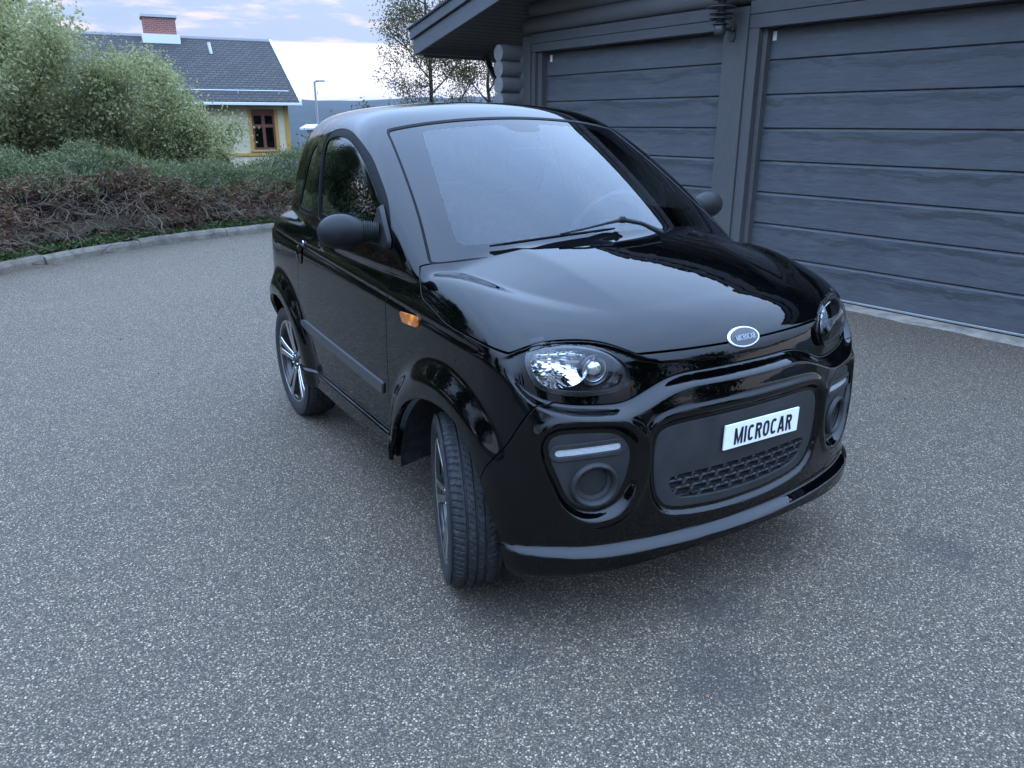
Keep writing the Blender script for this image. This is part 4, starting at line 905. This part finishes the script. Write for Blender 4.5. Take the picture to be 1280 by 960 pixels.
S1 = clip(clip(SHELL, g_bottom), neg(gA))
body = S1
for g, d in ((gWS, .0), (gRW, 0), (gDO, GAP), (g_hood, GAP), (g_bumper, GAP*.8), (gLE, .002), (gTA, .001)): body = clip(body, neg(g, d))
body = clip(clip(body, neg(gDG, PILLAR_SEAL)), neg(gQG, .016))
panel('body_shell', body, 'black_paint')
hood = panel('hood', clip(clip(S1, plus(g_hood, GAP)), neg(gLE, .002)), 'black_paint')
bump = clip(S1, plus(g_bumper, GAP*.8))
for g in (gPO, gGR, gLE): bump = clip(bump, neg(g, .001))
bumper = panel('front_bumper', bump, 'black_paint')
doorM = clip(clip(S1, plus(gDO, GAP)), neg(gDG, PILLAR_SEAL))
sealD = offset(clip(clip(S1, plus(gDG, -PILLAR_SEAL+.0005)), neg(gDG, .0)), -.002)
glassD = offset(clip(S1, gDG), -.006); glassQ = offset(clip(S1, gQG), -.004); sealQ = offset(clip(clip(S1, plus(gQG, -.0155)), neg(gQG, 0)), -.001)
stripM = offset(clip(S1, gST), .009); blinkM = offset(clip(S1, gBL), .007); tailM = offset(clip(S1, gTA), .002)
podM = clip(S1, plus(gPO, .0005))
doors = {}
for s in (-1, 1):
    d = panel('door', side_of(doorM, s), 'black_paint'); doors[s] = d
    panel('window_seal', side_of(sealD, s), 'rubber_seal', d, .008)
    panel('window_pane', side_of(glassD, s), 'tinted_glass', d, 0)
    panel('trim_strip', side_of(stripM, s), 'trim_strip', d, .010, .003)
    q = panel('quarter_window', side_of(glassQ, s), 'tinted_glass', car, 0); panel('window_seal', side_of(sealQ, s), 'rubber_seal', q, .006)
    panel('indicator_lamp', side_of(blinkM, s), 'amber_lens', car, .008)
    panel('tail_lamp', side_of(tailM, s), 'red_lens', car, .01)
# windscreen: clear middle, black printed border, rubber edge
wsb = closed_curve(mirror_pts([(0, 1.052), (.3, 1.045), (.47, 1.035), (.525, 1.037), (.530, 1.06), (.500, 1.15), (.455, 1.26), (.415, 1.345), (.40, 1.366), (.36, 1.376), (.2, 1.388), (.10, 1.393), (.075, 1.387), (.06, 1.37), (0, 1.366)]), 6)
gWB = g_yz(wsb, xlim=-.2)
ws_all = offset(clip(S1, plus(gWS, .004)), -.003)
wscreen = panel('windscreen', clip(ws_all, gWB), 'windscreen_glass', car, 0)
panel('windscreen_border', clip(ws_all, neg(gWB)), 'glass_border', wscreen, 0)
panel('windscreen_seal', offset(clip(clip(S1, gWS), neg(plus(gWS, .007))), -.0005), 'rubber_seal', wscreen, .006)
panel('rear_window', offset(clip(S1, gRW), -.003), 'tinted_glass', car, 0)
# dark inner skin, wheel wells, floor
inn = COARSE
for g in (gA, plus(gWS, -.01), plus(gRW, -.01), plus(gDG, -.015), plus(gQG, -.01), plus(gLE, -.004), plus(gGR, -.01), plus(gPO, -.01)): inn = clip(inn, neg(g))
inn = clip(inn, plus(g_bottom, .015)); inn = (project(lambda x, y, z: CARF(x, y, z)+.026, inn[0], 3), inn[1], inn[2])
link_mesh('inner_skin', np_mesh('inner_skin', inn[0], inn[2], inn[1]), 'dark_inner', car)
for s in (-1, 1):
    for poly in (ARCHF, ARCHR):
        p = poly[poly[:, 1] > .225]; c0 = p.mean(0)*[1, 0]+[0, .275]
        pts = [tuple(q) for q in p]; k = int(np.argmin([a for a, _ in pts])); pts = sorted(pts, key=lambda q: math.atan2(q[1]-.16, q[0]-c0[0]))
        mb = MB(); n = len(pts)
        V = [(a, s*(.70 if c0[0] > 0 else .655), z) for a, z in pts]+[(a+(a-c0[0])*.03, s*.60, z+.012) for a, z in pts]+[(a+(a-c0[0])*.03, s*.36, z+.012) for a, z in pts]
        mb.add(V, [(i, i+1, n+i+1, n+i) for i in range(n-1)]+[(n+i, n+i+1, 2*n+i+1, 2*n+i) for i in range(n-1)], 0, True)
        mb.add(V[2*n:]+[(V[3*n-1][0]+(V[2*n][0]-V[3*n-1][0])*q/9, s*.36, .235-.10*math.sin(math.pi*q/9)) for q in range(1, 9)], [tuple(range(n+8))], 0)
        mb.build('wheel_well', 'well_liner', car)
mb = MB(); mb.box(-1.22, 1.24, -.34, .34, .235, .275); mb.box(-.50, .40, -.69, -.34, .255, .30); mb.box(-.50, .40, .34, .69, .255, .30); mb.box(1.18, 1.27, -.58, .58, .225, .30)
mb.build('floor_pan', 'dark_inner', car)
# rear panel of sill: glossy step under the door is part of the shell; front splitter edge
def surf(axis, a, b, lo, hi, n=700):
    t = np.linspace(hi, lo, n)
    P = {0: (t, np.full(n, a), np.full(n, b)), 1: (np.full(n, a), t, np.full(n, b))}[axis]
    v = CARF(*P); i = int(np.argmax(v < 0)); return t[i-1]+(t[i]-t[i-1])*v[i-1]/(v[i-1]-v[i])
fx = lambda y, z: surf(0, y, z, .6, 1.6)
sy = lambda x, z: surf(1, x, z, .2, .95)
def nrm(p):
    g = gradn(CARF, np.array([p], float))[0]; return Vector(g).normalized()
# ---- head lamps
for s in (-1, 1):
    HL = empty('headlight', parent=car)
    # lens: the body surface inside the outline, pushed out as a bubble
    L = side_of(clip(S1, gLE), s); d = -gLE(L[0]); bub = .006+.020*(1-(1-np.clip(d/.055, 0, 1))**2)
    L = (L[0]+L[1]*bub[:, None], L[1].copy(), L[2])
    e = 2e-3
    LV = L[0]; tri = LV[L[2]]; fn = np.cross(tri[:, 1]-tri[:, 0], tri[:, 2]-tri[:, 0]); vn = np.zeros_like(LV)
    for k in range(3): np.add.at(vn, L[2][:, k], fn)
    L = (LV, vn/(np.linalg.norm(vn, axis=1, keepdims=True)+1e-12), L[2])
    panel('headlight_lens', L, 'lamp_glass', car, 0).parent = HL
    rimM = side_of(clip(clip(S1, plus(gLE, -.0015)), neg(plus(gLE, .009))), s)
    panel('headlight_rim', offset(rimM, .006), 'lamp_black', HL, .03, .002)
    def pl(y, z, dep, s=s):      # point behind the lens; y is the distance from the car's middle
        return (1.235-.50*(y-.513)-.35*(z-.785)-dep, s*y, z)
    # housing bowl
    cy, cz = .512, .786; mb = MB(); n = len(LENS)
    ring = lambda k, dep: [pl(cy+(a-cy)*k, cz+(b_-cz)*k, dep) for a, b_ in LENS]
    V = ring(1.0, -.004)+ring(.93, .045)+ring(.55, .075)
    mb.add(V, [(j*n+i, j*n+(i+1) % n, (j+1)*n+(i+1) % n, (j+1)*n+i) for j in range(2) for i in range(n)], 0, True); mb.add(V[2*n:], [tuple(range(n))])
    mb.build('headlight_housing', 'lamp_black', HL)
    # chrome side reflector: stepped bowl
    mb = MB(); NR, NA = 9, 40
    V = []
    for j in range(NR+1):
        r = j/NR
        for i in range(NA):
            a = 2*math.pi*i/NA; y = .556+.078*r*math.cos(a); z = .788+(.054 if math.sin(a) > 0 else .052)*r*math.sin(a)
            step = .006*(math.floor((y-.49)/.026) % 2)
            V.append(pl(y, z, .012+.050*(1-r*r)+step*(1-r)))
    mb.add(V, [(j*NA+i, j*NA+(i+1) % NA, (j+1)*NA+(i+1) % NA, (j+1)*NA+i) for j in range(NR) for i in range(NA)], 0, False)
    mb.build('headlight_reflector', 'reflector', HL)
    mb = MB()
    for q in range(7):           # ribbed chrome eyebrow along the top edge
        y0 = .455+q*.022; zt = .829-.45*max(0, .50-y0)
        mb.tube([pl(y0, zt, .010), pl(y0+.011, zt-.006, .030)], .0085, 8)
    mb.build('reflector_ribs', 'reflector', HL)
    # projector: dark shroud, chrome ring, glass ball
    ax = Vector((1, s*.18, .0)).normalized(); pc = Vector(pl(.452, .776, .035)); u = ax.orthogonal().normalized(); w_ = ax.cross(u)
    tf = lambda x, y, z: tuple(pc+u*x+w_*y+ax*z)
    mb = MB(); mb.lathe([(.0, -.03), (.044, -.03), (.047, .0), (.045, .012), (.038, .010), (.034, -.006)], 32, tf); mb.build('projector_shroud', 'lamp_black', HL)
    mb = MB(); mb.lathe([(.037, -.004), (.036, .006), (.031, .005), (.030, -.01)], 32, tf); mb.build('projector_ring', 'chrome', HL)
    mb = MB(); mb.lathe([(.032, -.006), (.030, .004), (.024, .013), (.014, .019), (.0, .021)], 28, tf); mb.build('projector_lens', 'projector_glass' if 'projector_glass' in MATS else 'chrome', HL)
# ---- fog lamp pods
CAPA, CAPB = np.array([.591, .579]), np.array([.437, .585])
def cap_sdf(P):
    q = np.stack([np.abs(P[:, 1]), P[:, 2]], 1); e = CAPB-CAPA; t = np.clip(((q-CAPA)@e)/(e@e), 0, 1)
    return np.maximum(np.linalg.norm(q-CAPA-t[:, None]*e, axis=1), (.9-P[:, 0])*9)
def ring_sdf(P): return np.maximum(np.sqrt((np.abs(P[:, 1])-.497)**2+(P[:, 2]-.480)**2), (.9-P[:, 0])*9)
for s in (-1, 1):
    pm = side_of(podM, s)
    face = clip(clip(pm, lambda P: .0185-cap_sdf(P)), lambda P: .052-ring_sdf(P))
    pod = panel('fog_lamp_pod', offset(face, .002), 'grey_plastic', car, .02, .003)
    panel('pod_slot_rim', offset(clip(clip(pm, lambda P: cap_sdf(P)-.021), lambda P: .0125-cap_sdf(P)), .008), 'grey_plastic', pod, .014, .003)
    panel('daylight_strip', offset(clip(pm, lambda P: cap_sdf(P)-.011), .002), 'led_clear', pod, .006, .002)
    rg = clip(clip(pm, lambda P: ring_sdf(P)-.066), lambda P: .049-ring_sdf(P)); dr = ring_sdf(rg[0]); rg = (rg[0]+rg[1]*(.006+.012*np.sin(np.clip((dr-.049)/.017, 0, 1)*math.pi))[:, None], rg[1], rg[2])
    tri = rg[0][rg[2]]; fn = np.cross(tri[:, 1]-tri[:, 0], tri[:, 2]-tri[:, 0]); vn = np.zeros_like(rg[0])
    for k in range(3): np.add.at(vn, rg[2][:, k], fn)
    panel('fog_lamp_ring', (rg[0], vn/(np.linalg.norm(vn, axis=1, keepdims=True)+1e-12), rg[2]), 'grey_plastic', pod, .03, .002)
    panel('fog_lamp_blank', offset(clip(pm, lambda P: ring_sdf(P)-.051), -.016), 'grey_plastic', pod, 0)
# ---- grille with honeycomb and plate
gm = clip(S1, plus(gGR, .001)); gd = gGR(gm[0])
grille = panel('grille_panel', offset(clip(gm, neg(gME)), .003), 'grey_plastic', car, .022, .004)
panel('grille_backing', offset(clip(gm, plus(gME, -.004)), -.026), 'dark_inner', grille, 0)
hexo = [(.034, 0), (.024, .0165), (-.024, .0165), (-.034, 0), (-.024, -.0165), (.024, -.0165)]
cell = None
for r_ in range(4):
    for c_ in range(-5, 6):
        y = c_*.058+(.029 if r_ % 2 else 0)+.005; z = .464-r_*.0245
        if sdf2(MESHO, np.array([y]), np.array([z]))[0] > -.002: continue
        if cell is None:
            mb = MB()
            for k in range(6):
                a, b_ = hexo[k], hexo[(k+1) % 6]; f_ = lambda p, q, dx: (dx, p[0]*q, p[1]*q)
                V = [f_(a, 1.0, .010), f_(b_, 1.0, .010), f_(b_, .80, .013), f_(a, .80, .013), f_(a, .74, -.004), f_(b_, .74, -.004), f_(a, 1.0, -.012), f_(b_, 1.0, -.012)]
                mb.add(V, [(0, 1, 2, 3), (3, 2, 5, 4), (6, 7, 1, 0)])
            mb.add([f_(p, .74, -.004) for p in hexo], [tuple(range(6))])
            for zz in (-.006, .0035): mb.box(-.004, .003, -.02, .02, zz, zz+.0025)
            cell = mb.mesh('grille_cell')
        o = link_mesh('grille_cell', cell, 'grey_plastic', grille); x = fx(y, z); o.location = (x-.012, y, z)
        nn = nrm((x, y, z)); o.rotation_euler = (0, 0, math.atan2(nn.y, nn.x)*.8)
PY, PZ = .047, .557
px_ = fx(PY, PZ)+.010
TFm = Matrix(((0, 0, 1, 0), (1, 0, 0, 0), (0, 1, 0, 0), (0, 0, 0, 1)))
plate = MB().box(-.155, .155, -.0375, .0375, -.003, .003).build('number_plate', 'plate_white', car, .0012)
plate.matrix_local = Matrix.Translation((px_, PY, PZ)) @ Matrix.Rotation(R(-.6), 4, 'X') @ TFm
plate['label'] = 'white plate reading MICROCAR in black capitals'
def strokes(word, H, w, sx, gap):
    """bold condensed capitals drawn as mitred strokes; returns points and quads in the plane"""
    arc = lambda cx, cy, rx, ry, a0, a1, n=14: [(cx+rx*np.sign(math.cos(a))*abs(math.cos(a))**.75, cy+ry*np.sign(math.sin(a))*abs(math.sin(a))**.75) for a in np.linspace(R(a0), R(a1), n)]
    e = w/2
    G = {'I': (w, [[(e, 0), (e, 1)]]), 'M': (.80, [[(e, 0), (e, 1)], [(e*.9, .98), (.40, .12), (.80-e*.9, .98)], [(.80-e, 0), (.80-e, 1)]]),
         'C': (.60, [arc(.30, .5, .30-e, .5-e, 42, 318, 22)]), 'O': (.62, [arc(.31, .5, .31-e, .5-e, 0, 360, 28)]),
         'R': (.60, [[(e, 0), (e, 1)], [(e, 1-e), (.30, 1-e)]+arc(.31, .73, .28-e, .27-e, 88, -88, 12)+[(.30, .46+e), (e, .46+e)], [(.34, .50), (.60-e*.9, 0)]]),
         'A': (.66, [[(e*.8, 0), (.33-e*.25, 1)], [(.33+e*.25, 1), (.66-e*.8, 0)], [(.15, .27), (.51, .27)]])}
    V = []; F = []; x0 = 0
    for ch in word:
        adv, lines = G[ch]
        for ln in lines:
            P = np.array(ln, float)*[sx*H, H]+[x0, 0]; n = len(P); k = len(V)
            for i in range(n):
                t0 = P[i]-P[i-1] if i else P[1]-P[0]; t1 = P[i+1]-P[i] if i < n-1 else t0
                t0 = t0/np.linalg.norm(t0); t1 = t1/np.linalg.norm(t1); tm = t0+t1; tm = tm/(np.linalg.norm(tm)+1e-9); nn = np.array([-tm[1], tm[0]]); q = w*H*sx/2/max(.45, abs(nn@np.array([-t1[1], t1[0]])))
                V += [tuple(P[i]+nn*q), tuple(P[i]-nn*q)]
            F += [(k+2*i, k+2*i+1, k+2*i+3, k+2*i+2) for i in range(n-1)]
        x0 += (adv+gap)*sx*H
    W = x0-gap*sx*H
    return [(x-W/2, y-H/2) for x, y in V], F, W
def letter_mesh(name, H, w, sx, gap, thick):
    V, F, W = strokes('MICROCAR', H, w, sx, gap); mb = MB(); mb.add([(x, y, thick) for x, y in V], [f[::-1] for f in F]); return mb.mesh(name)
tx = link_mesh('plate_lettering', letter_mesh('plate_lettering', .051, .20, .85, .13, .0006), 'plate_ink', plate); tx.location = (.004, -.002, .0034)
# ---- badge
def bad(P): return np.maximum(np.sqrt((P[:, 1]/.060)**2+((P[:, 2]-.824)/.0240)**2)-1, .9-P[:, 0])
bs = clip(SHELL, bad)
badge = panel('badge', offset(bs, .005), 'chrome', car, .008, .004)
panel('badge_field', offset(clip(bs, lambda P: bad(P)+.11), .0066), 'badge_dark', badge, 0)
c0 = Vector((fx(0, .823), 0, .823)); nb = nrm(c0); xx = Vector((0, 1, 0)); yy = nb.cross(xx).normalized()
tb = link_mesh('badge_lettering', letter_mesh('badge_lettering', .017, .17, .80, .13, .0012), 'brushed_badge', badge)
mt = Matrix((xx, yy, nb)).transposed().to_4x4(); mt.translation = c0+nb*.0085; tb.matrix_local = mt
# ---- wheels
def tyre_mesh():
    NA, W2 = 432, .079; prof = []
    xs = np.concatenate([np.linspace(-1, 1, 49)])
    a = np.linspace(0, 2*math.pi, NA, endpoint=False)
    A, X = np.meshgrid(a, xs, indexing='ij')
    rad = .277-.004*X**2-.010*np.maximum(np.abs(X)-.72, 0)**2/.08*1.0
    dep = np.zeros_like(A)
    for gx in (-.42, -.02, .38): dep = np.maximum(dep, .006*(np.abs(X-gx) < .045))
    ph = A*80/(2*math.pi)
    sh = np.abs(X) > .50; sip = ((ph+.8*np.abs(X)) % 1) < .26
    dep = np.maximum(dep, np.where(sh & sip & (np.abs(X) < .97), .004, 0))
    mid = (np.abs(X) < .40) & (((ph*1.0+2.6*X) % 1) < .16); dep = np.maximum(dep, np.where(mid, .0025, 0))
    rad = rad-dep
    V1 = np.stack([rad*np.cos(A), X*.068, rad*np.sin(A)], -1)
    side = [(.268, .074), (.256, .0785), (.240, .080), (.225, .0775), (.212, .072), (.206, .064)]
    cols = [V1]
    for sgn in (1, -1):
        S_ = np.array(side); S_ = S_ if sgn == 1 else S_[::-1]
        blk = np.stack([np.stack([r*np.cos(a), np.full(NA, sgn*w), r*np.sin(a)], -1) for r, w in S_], 1)
        cols = cols+[blk] if sgn == 1 else [blk]+cols
    G = np.concatenate(cols, 1); m_ = G.shape[1]
    i = np.arange(NA)[:, None]; j = np.arange(m_-1)[None]
    Q = np.stack([i*m_+j, i*m_+j+1, ((i+1) % NA)*m_+j+1, ((i+1) % NA)*m_+j], -1).reshape(-1, 4)
    return np_mesh('tyre', G.reshape(-1, 3), Q, None, False)
m, t, b = new_mat('tyre_rubber'); b.inputs['Base Color'].default_value = (.021, .0215, .023, 1); b.inputs['Roughness'].default_value = .72; b.inputs['Specular IOR Level'].default_value = .35
tc = nd(t, 'ShaderNodeTexCoord'); n = noise_n(t, tc.outputs['Object'], 40, 6, .7)
t.links.new(mixc(t, maprange(t, n.outputs[0], .45, .75), (.018, .0185, .020), (.045, .045, .045)), b.inputs['Base Color'])
tyre_me = tyre_mesh()
ytf = lambda x, y, z: (x, z, y)
barrel = MB().lathe([(.206, -.066), (.198, -.060), (.190, -.03), (.186, .02), (.192, .050), (.204, .064), (.209, .067), (.207, .070), (.199, .068), (.190, .055)], 64, ytf).mesh('rim_barrel')
back = MB().lathe([(0, -.012), (.10, -.012), (.187, -.02)], 48, ytf).mesh('brake_disc')
rimlip = MB().lathe([(.1935, .058), (.200, .0695), (.2065, .0715), (.2085, .0685)], 64, ytf).mesh('rim_lip')
def spoke_mesh():
    mb = MB(); prof = [(.036, .012, .0115, .046), (.09, .0165, .0125, .054), (.15, .024, .0145, .061), (.199, .033, .019, .065)]
    for sg in (1, -1):
        V = []
        for r, off, hw, y in prof:
            for k, (dw, dy) in enumerate(((-hw*1.15, -.030), (-hw, 0), (-hw*.8, .003), (hw*.8, .003), (hw, 0), (hw*1.15, -.030))):
                V.append((sg*off+dw, y+dy, r))
        for i in range(len(prof)-1):
            for k in range(5): mb.add([V[i*6+k], V[i*6+k+1], V[(i+1)*6+k+1], V[(i+1)*6+k]], [(0, 1, 2, 3)], 1 if k in (0, 4) else 0)
    return mb.mesh('spoke')
spk = spoke_mesh()
hubm = MB().lathe([(.052, .012), (.054, .040), (.046, .050), (.028, .052), (.027, .056), (.0, .058)], 32, ytf).mesh('hub')
boltm = MB().lathe([(.0065, .0), (.0065, .012), (.005, .014), (0, .014)], 6, ytf, smooth=False).mesh('wheel_bolt')
for wx in (.885, -.885):
    for s in (-1, 1):
        w = empty('wheel', (wx-(.045 if wx > 0 else 0), s*(.648 if wx > 0 else .628), .2765), parent=car)
        steer = R(-20) if wx > 0 else 0
        w.rotation_euler = (0, 0, steer+(0 if s > 0 else math.pi)); spin = .35+wx+s*.6
        def child(nm, me, mt_, par=w):
            o = link_mesh(nm, me, mt_, par); return o
        child('tyre', tyre_me, 'tyre_rubber'); child('rim_barrel', barrel, 'alloy_black'); child('brake_disc', back, 'dark_inner')
        child('rim_lip', rimlip, 'alloy_face'); child('hub', hubm, 'alloy_black')
        for k in range(5):
            o = child('spoke', spk, ['alloy_face', 'alloy_black']); o.rotation_euler = (0, spin+k*2*math.pi/5, 0)
            o = child('wheel_bolt', boltm, 'chrome'); aa = spin+(k+.5)*2*math.pi/5; o.location = (.036*math.sin(aa), .044, .036*math.cos(aa))
# ---- door mirrors
for s in (-1, 1):
    base = MB(); yb = sy(.40, 1.06)
    tri = [(.245, 1.030), (.43, 1.010), (.46, 1.016), (.455, 1.045), (.405, 1.095), (.35, 1.145), (.338, 1.14), (.325, 1.085), (.28, 1.05)]
    ins = [(a, s*(sy(a, z)+.004), z) for a, z in tri]; n = len(tri); cen = (.37, s*(sy(.37, 1.06)+.020), 1.06)
    outp = [(a*.9+.037, s*(sy(a*.9+.037, z*.9+.106)+.016), z*.9+.106) for a, z in tri]
    base.add(ins+outp, [(i, (i+1) % n, n+(i+1) % n, n+i) for i in range(n)], 0, True); base.add(outp+[cen], [(i, (i+1) % n, n) for i in range(n)], 0, True)
    mr = base.build('mirror_base', 'black_plastic', doors[s])
    A_ = Vector((.375, s*(sy(.375, 1.055)+.012), 1.058)); B_ = Vector((.356, s*.748, 1.060)); mb = MB(); pts = []; rads = []
    for i in range(29):
        t_ = i/28; pts.append(A_.lerp(B_, t_)); rads.append(.030+.006*t_+.0042*math.sin(t_*7*2*math.pi))
    mb.tube(pts, rads, 20); mb.build('mirror_stem', 'black_plastic', doors[s])
    mb = MB(); D = Vector((-.10, s*1.0, .03)).normalized(); U = Vector((0, 0, 1)); U = (U-D*U.dot(D)).normalized(); Wv = D.cross(U)
    NU, NV = 32, 22; V = []; LEN = .152
    for j in range(NV+1):
        t_ = j/NV; e = math.sin(min(1, (t_*.93+.07))*math.pi)**.62 if t_ > .45 else (.60+.40*math.sin(t_/.45*math.pi/2))
        if t_ > .45: q = (t_-.45)/.55; e = math.sqrt(max(0, 1-q**2.3))
        for i in range(NU):
            a = 2*math.pi*i/NU; hh, ww = .056*e, .052*e
            p = B_+D*(t_*LEN)+U*(hh*math.sin(a)+.004*math.sin(t_*3))+Wv*(ww*math.cos(a))
            V.append(p)
    mb.add(V, [(j*NU+i, j*NU+(i+1) % NU, (j+1)*NU+(i+1) % NU, (j+1)*NU+i) for j in range(NV) for i in range(NU)], 0, True); mb.add(V[:NU], [tuple(range(NU))])
    mb.build('mirror_housing', 'black_plastic', doors[s])
    # door handle and lock
    hb = MB(); ph = Vector((-.520, s*(sy(-.52, .865)+.003), .860))
    V = []
    for z, w_, o_ in ((-.040, .006, .0), (-.034, .012, .010), (0, .015, .015), (.034, .013, .012), (.042, .006, .0)):
        for dx in (-1, -.5, .5, 1): V.append(ph+Vector((dx*w_, s*(o_*(1-.5*abs(dx))), z)))
    hb.add(V, [(j*4+i, j*4+i+1, (j+1)*4+i+1, (j+1)*4+i) for j in range(4) for i in range(3)], 0, True); hb.build('door_handle', 'black_paint', doors[s])
    lk = MB(); pc = Vector((-.478, s*(sy(-.478, .915)+.001), .915)); lk.lathe([(.011, 0), (.011, .003), (.008, .004), (0, .004)], 20, lambda x, y, z: tuple(pc+Vector((x, s*z, y)))); lk.build('door_lock', 'chrome', doors[s])
# ---- wiper
def wpt(y, z, d): x = surf(0, y, z, -.1, 1.2); p = Vector((x, y, z)); return p+nrm(p)*d
wl = empty('wiper', parent=car)
mb = MB(); ps = [wpt(-.455+i*.05, 1.026+.030*(i/9)+.004*math.sin(i/9*3.1), .010) for i in range(10)]; mb.tube(ps, [.003]+[.0045]*8+[.003], 6); mb.build('wiper_blade', 'rubber_seal', wl)
mb = MB(); ps = [wpt(-.22, 1.047, .016), wpt(-.12, 1.056, .020), wpt(-.02, 1.066, .022), wpt(.03, 1.066, .030), wpt(.10, 1.050, .030), wpt(.17, 1.030, .012)]; mb.tube(ps, [.0035, .004, .005, .008, .007, .010], 8); mb.build('wiper_arm', 'black_plastic', wl)
mb = MB(); mb.lathe([(0, -.012), (.010, -.01), (.012, 0), (.010, .010), (0, .012)], 12, lambda x, y, z, q=ps[3]: (q.x+x, q.y+y, q.z+z)); mb.build('wiper_knuckle', 'black_plastic', wl)
mb = MB(); V = []; n = 24
for i in range(n+1):
    y = -.50+1.00*i/n; x1 = .815-.40*y*y; V += [(x1+.004, y, 1.012-.085*y*y-.004+.015*(1-(y/.62)**2)), (x1-.075, y, 1.005-.06*y*y)]
mb.add(V, [(2*i, 2*i+1, 2*i+3, 2*i+2) for i in range(n)], 0, True); mb.build('cowl_panel', 'black_plastic', car)
# ---- cabin
mb = MB(); prof = [(.64, .64), (.64, .885), (.60, .915), (.50, .925), (.42, .905), (.38, .85), (.40, .72), (.45, .64)]
mb.prism(prof, -.57, .57, lambda u, v, h: (u, h, v)); mb.build('dashboard', 'dash', car, .02, 3)
st = empty('steering_wheel', (.315, .30, .985), parent=car); st.rotation_euler = (0, R(-62), 0)
mb = MB(); mb.lathe([(.175+.014*math.cos(a), .014*math.sin(a)) for a in np.linspace(0, 2*math.pi, 13)], 48); mb.build('steering_rim', 'grey_plastic', st)
mb = MB(); mb.lathe([(.0, .03), (.045, .025), (.055, .0), (.05, -.06), (0, -.20)], 24); mb.tube([(0, -.17, 0), (0, .17, 0)], .016, 8); mb.tube([(0, 0, 0), (-.17, 0, 0)], .016, 8); mb.build('steering_hub', 'grey_plastic', st)
def rbox(name, x0, x1, y0, y1, z0, z1, mat, bev, par, rot=None):
    o = MB().box(x0, x1, y0, y1, z0, z1).build(name, mat, par, bev, 4)
    if rot: o.rotation_euler = rot
    return o
for yc in (-.30, .30):
    se = empty('seat', (-.25, yc, .30), parent=car)
    rbox('seat_cushion', -.22, .26, -.23, .23, .10, .26, 'seat_fabric', .05, se)
    o = rbox('seat_back', -.07, .07, -.22, .22, 0, .56, 'seat_fabric', .05, se); o.location = (-.22, 0, .22); o.rotation_euler = (0, R(-14), 0)
    o = rbox('headrest', -.045, .045, -.12, .12, 0, .16, 'seat_fabric', .035, se); o.location = (-.375, 0, .785); o.rotation_euler = (0, R(-10), 0)
p = wpt(.02, 1.345, -.05); mm = rbox('interior_mirror', -.012, .012, -.115, .115, -.033, .033, 'black_plastic', .011, car); mm.location = p+Vector((-.02, 0, -.02)); mm.rotation_euler = (0, R(10), R(12))
mb = MB(); mb.tube([p+Vector((0, 0, 0)), p+Vector((.01, 0, .045))], .012, 8); mb.build('mirror_bracket', 'black_plastic', car)
mb = MB(); mb.box(-1.15, -.62, -.60, .60, .30, .98); mb.build('rear_shelf', 'seat_fabric', car, .03)
rbox('cabin_floor', -.52, .40, -.62, .62, .285, .31, 'seat_fabric', .004, car)
# ---------------------------------------------------------------- air
m = bpy.data.materials.new('air'); m.use_nodes = True; t = m.node_tree; t.nodes.clear(); MATS['air'] = m
pv_ = nd(t, 'ShaderNodeVolumePrincipled'); pv_.inputs['Color'].default_value = (.62, .78, 1.0, 1); pv_.inputs['Density'].default_value = 1.3e-4; pv_.inputs['Anisotropy'].default_value = .2
o_ = nd(t, 'ShaderNodeOutputMaterial'); t.links.new(pv_.outputs[0], o_.inputs['Volume'])
hz = MB().box(-2300, 2300, -2300, 2300, -17, 92).build('haze', 'air'); tag(hz, kind='stuff')
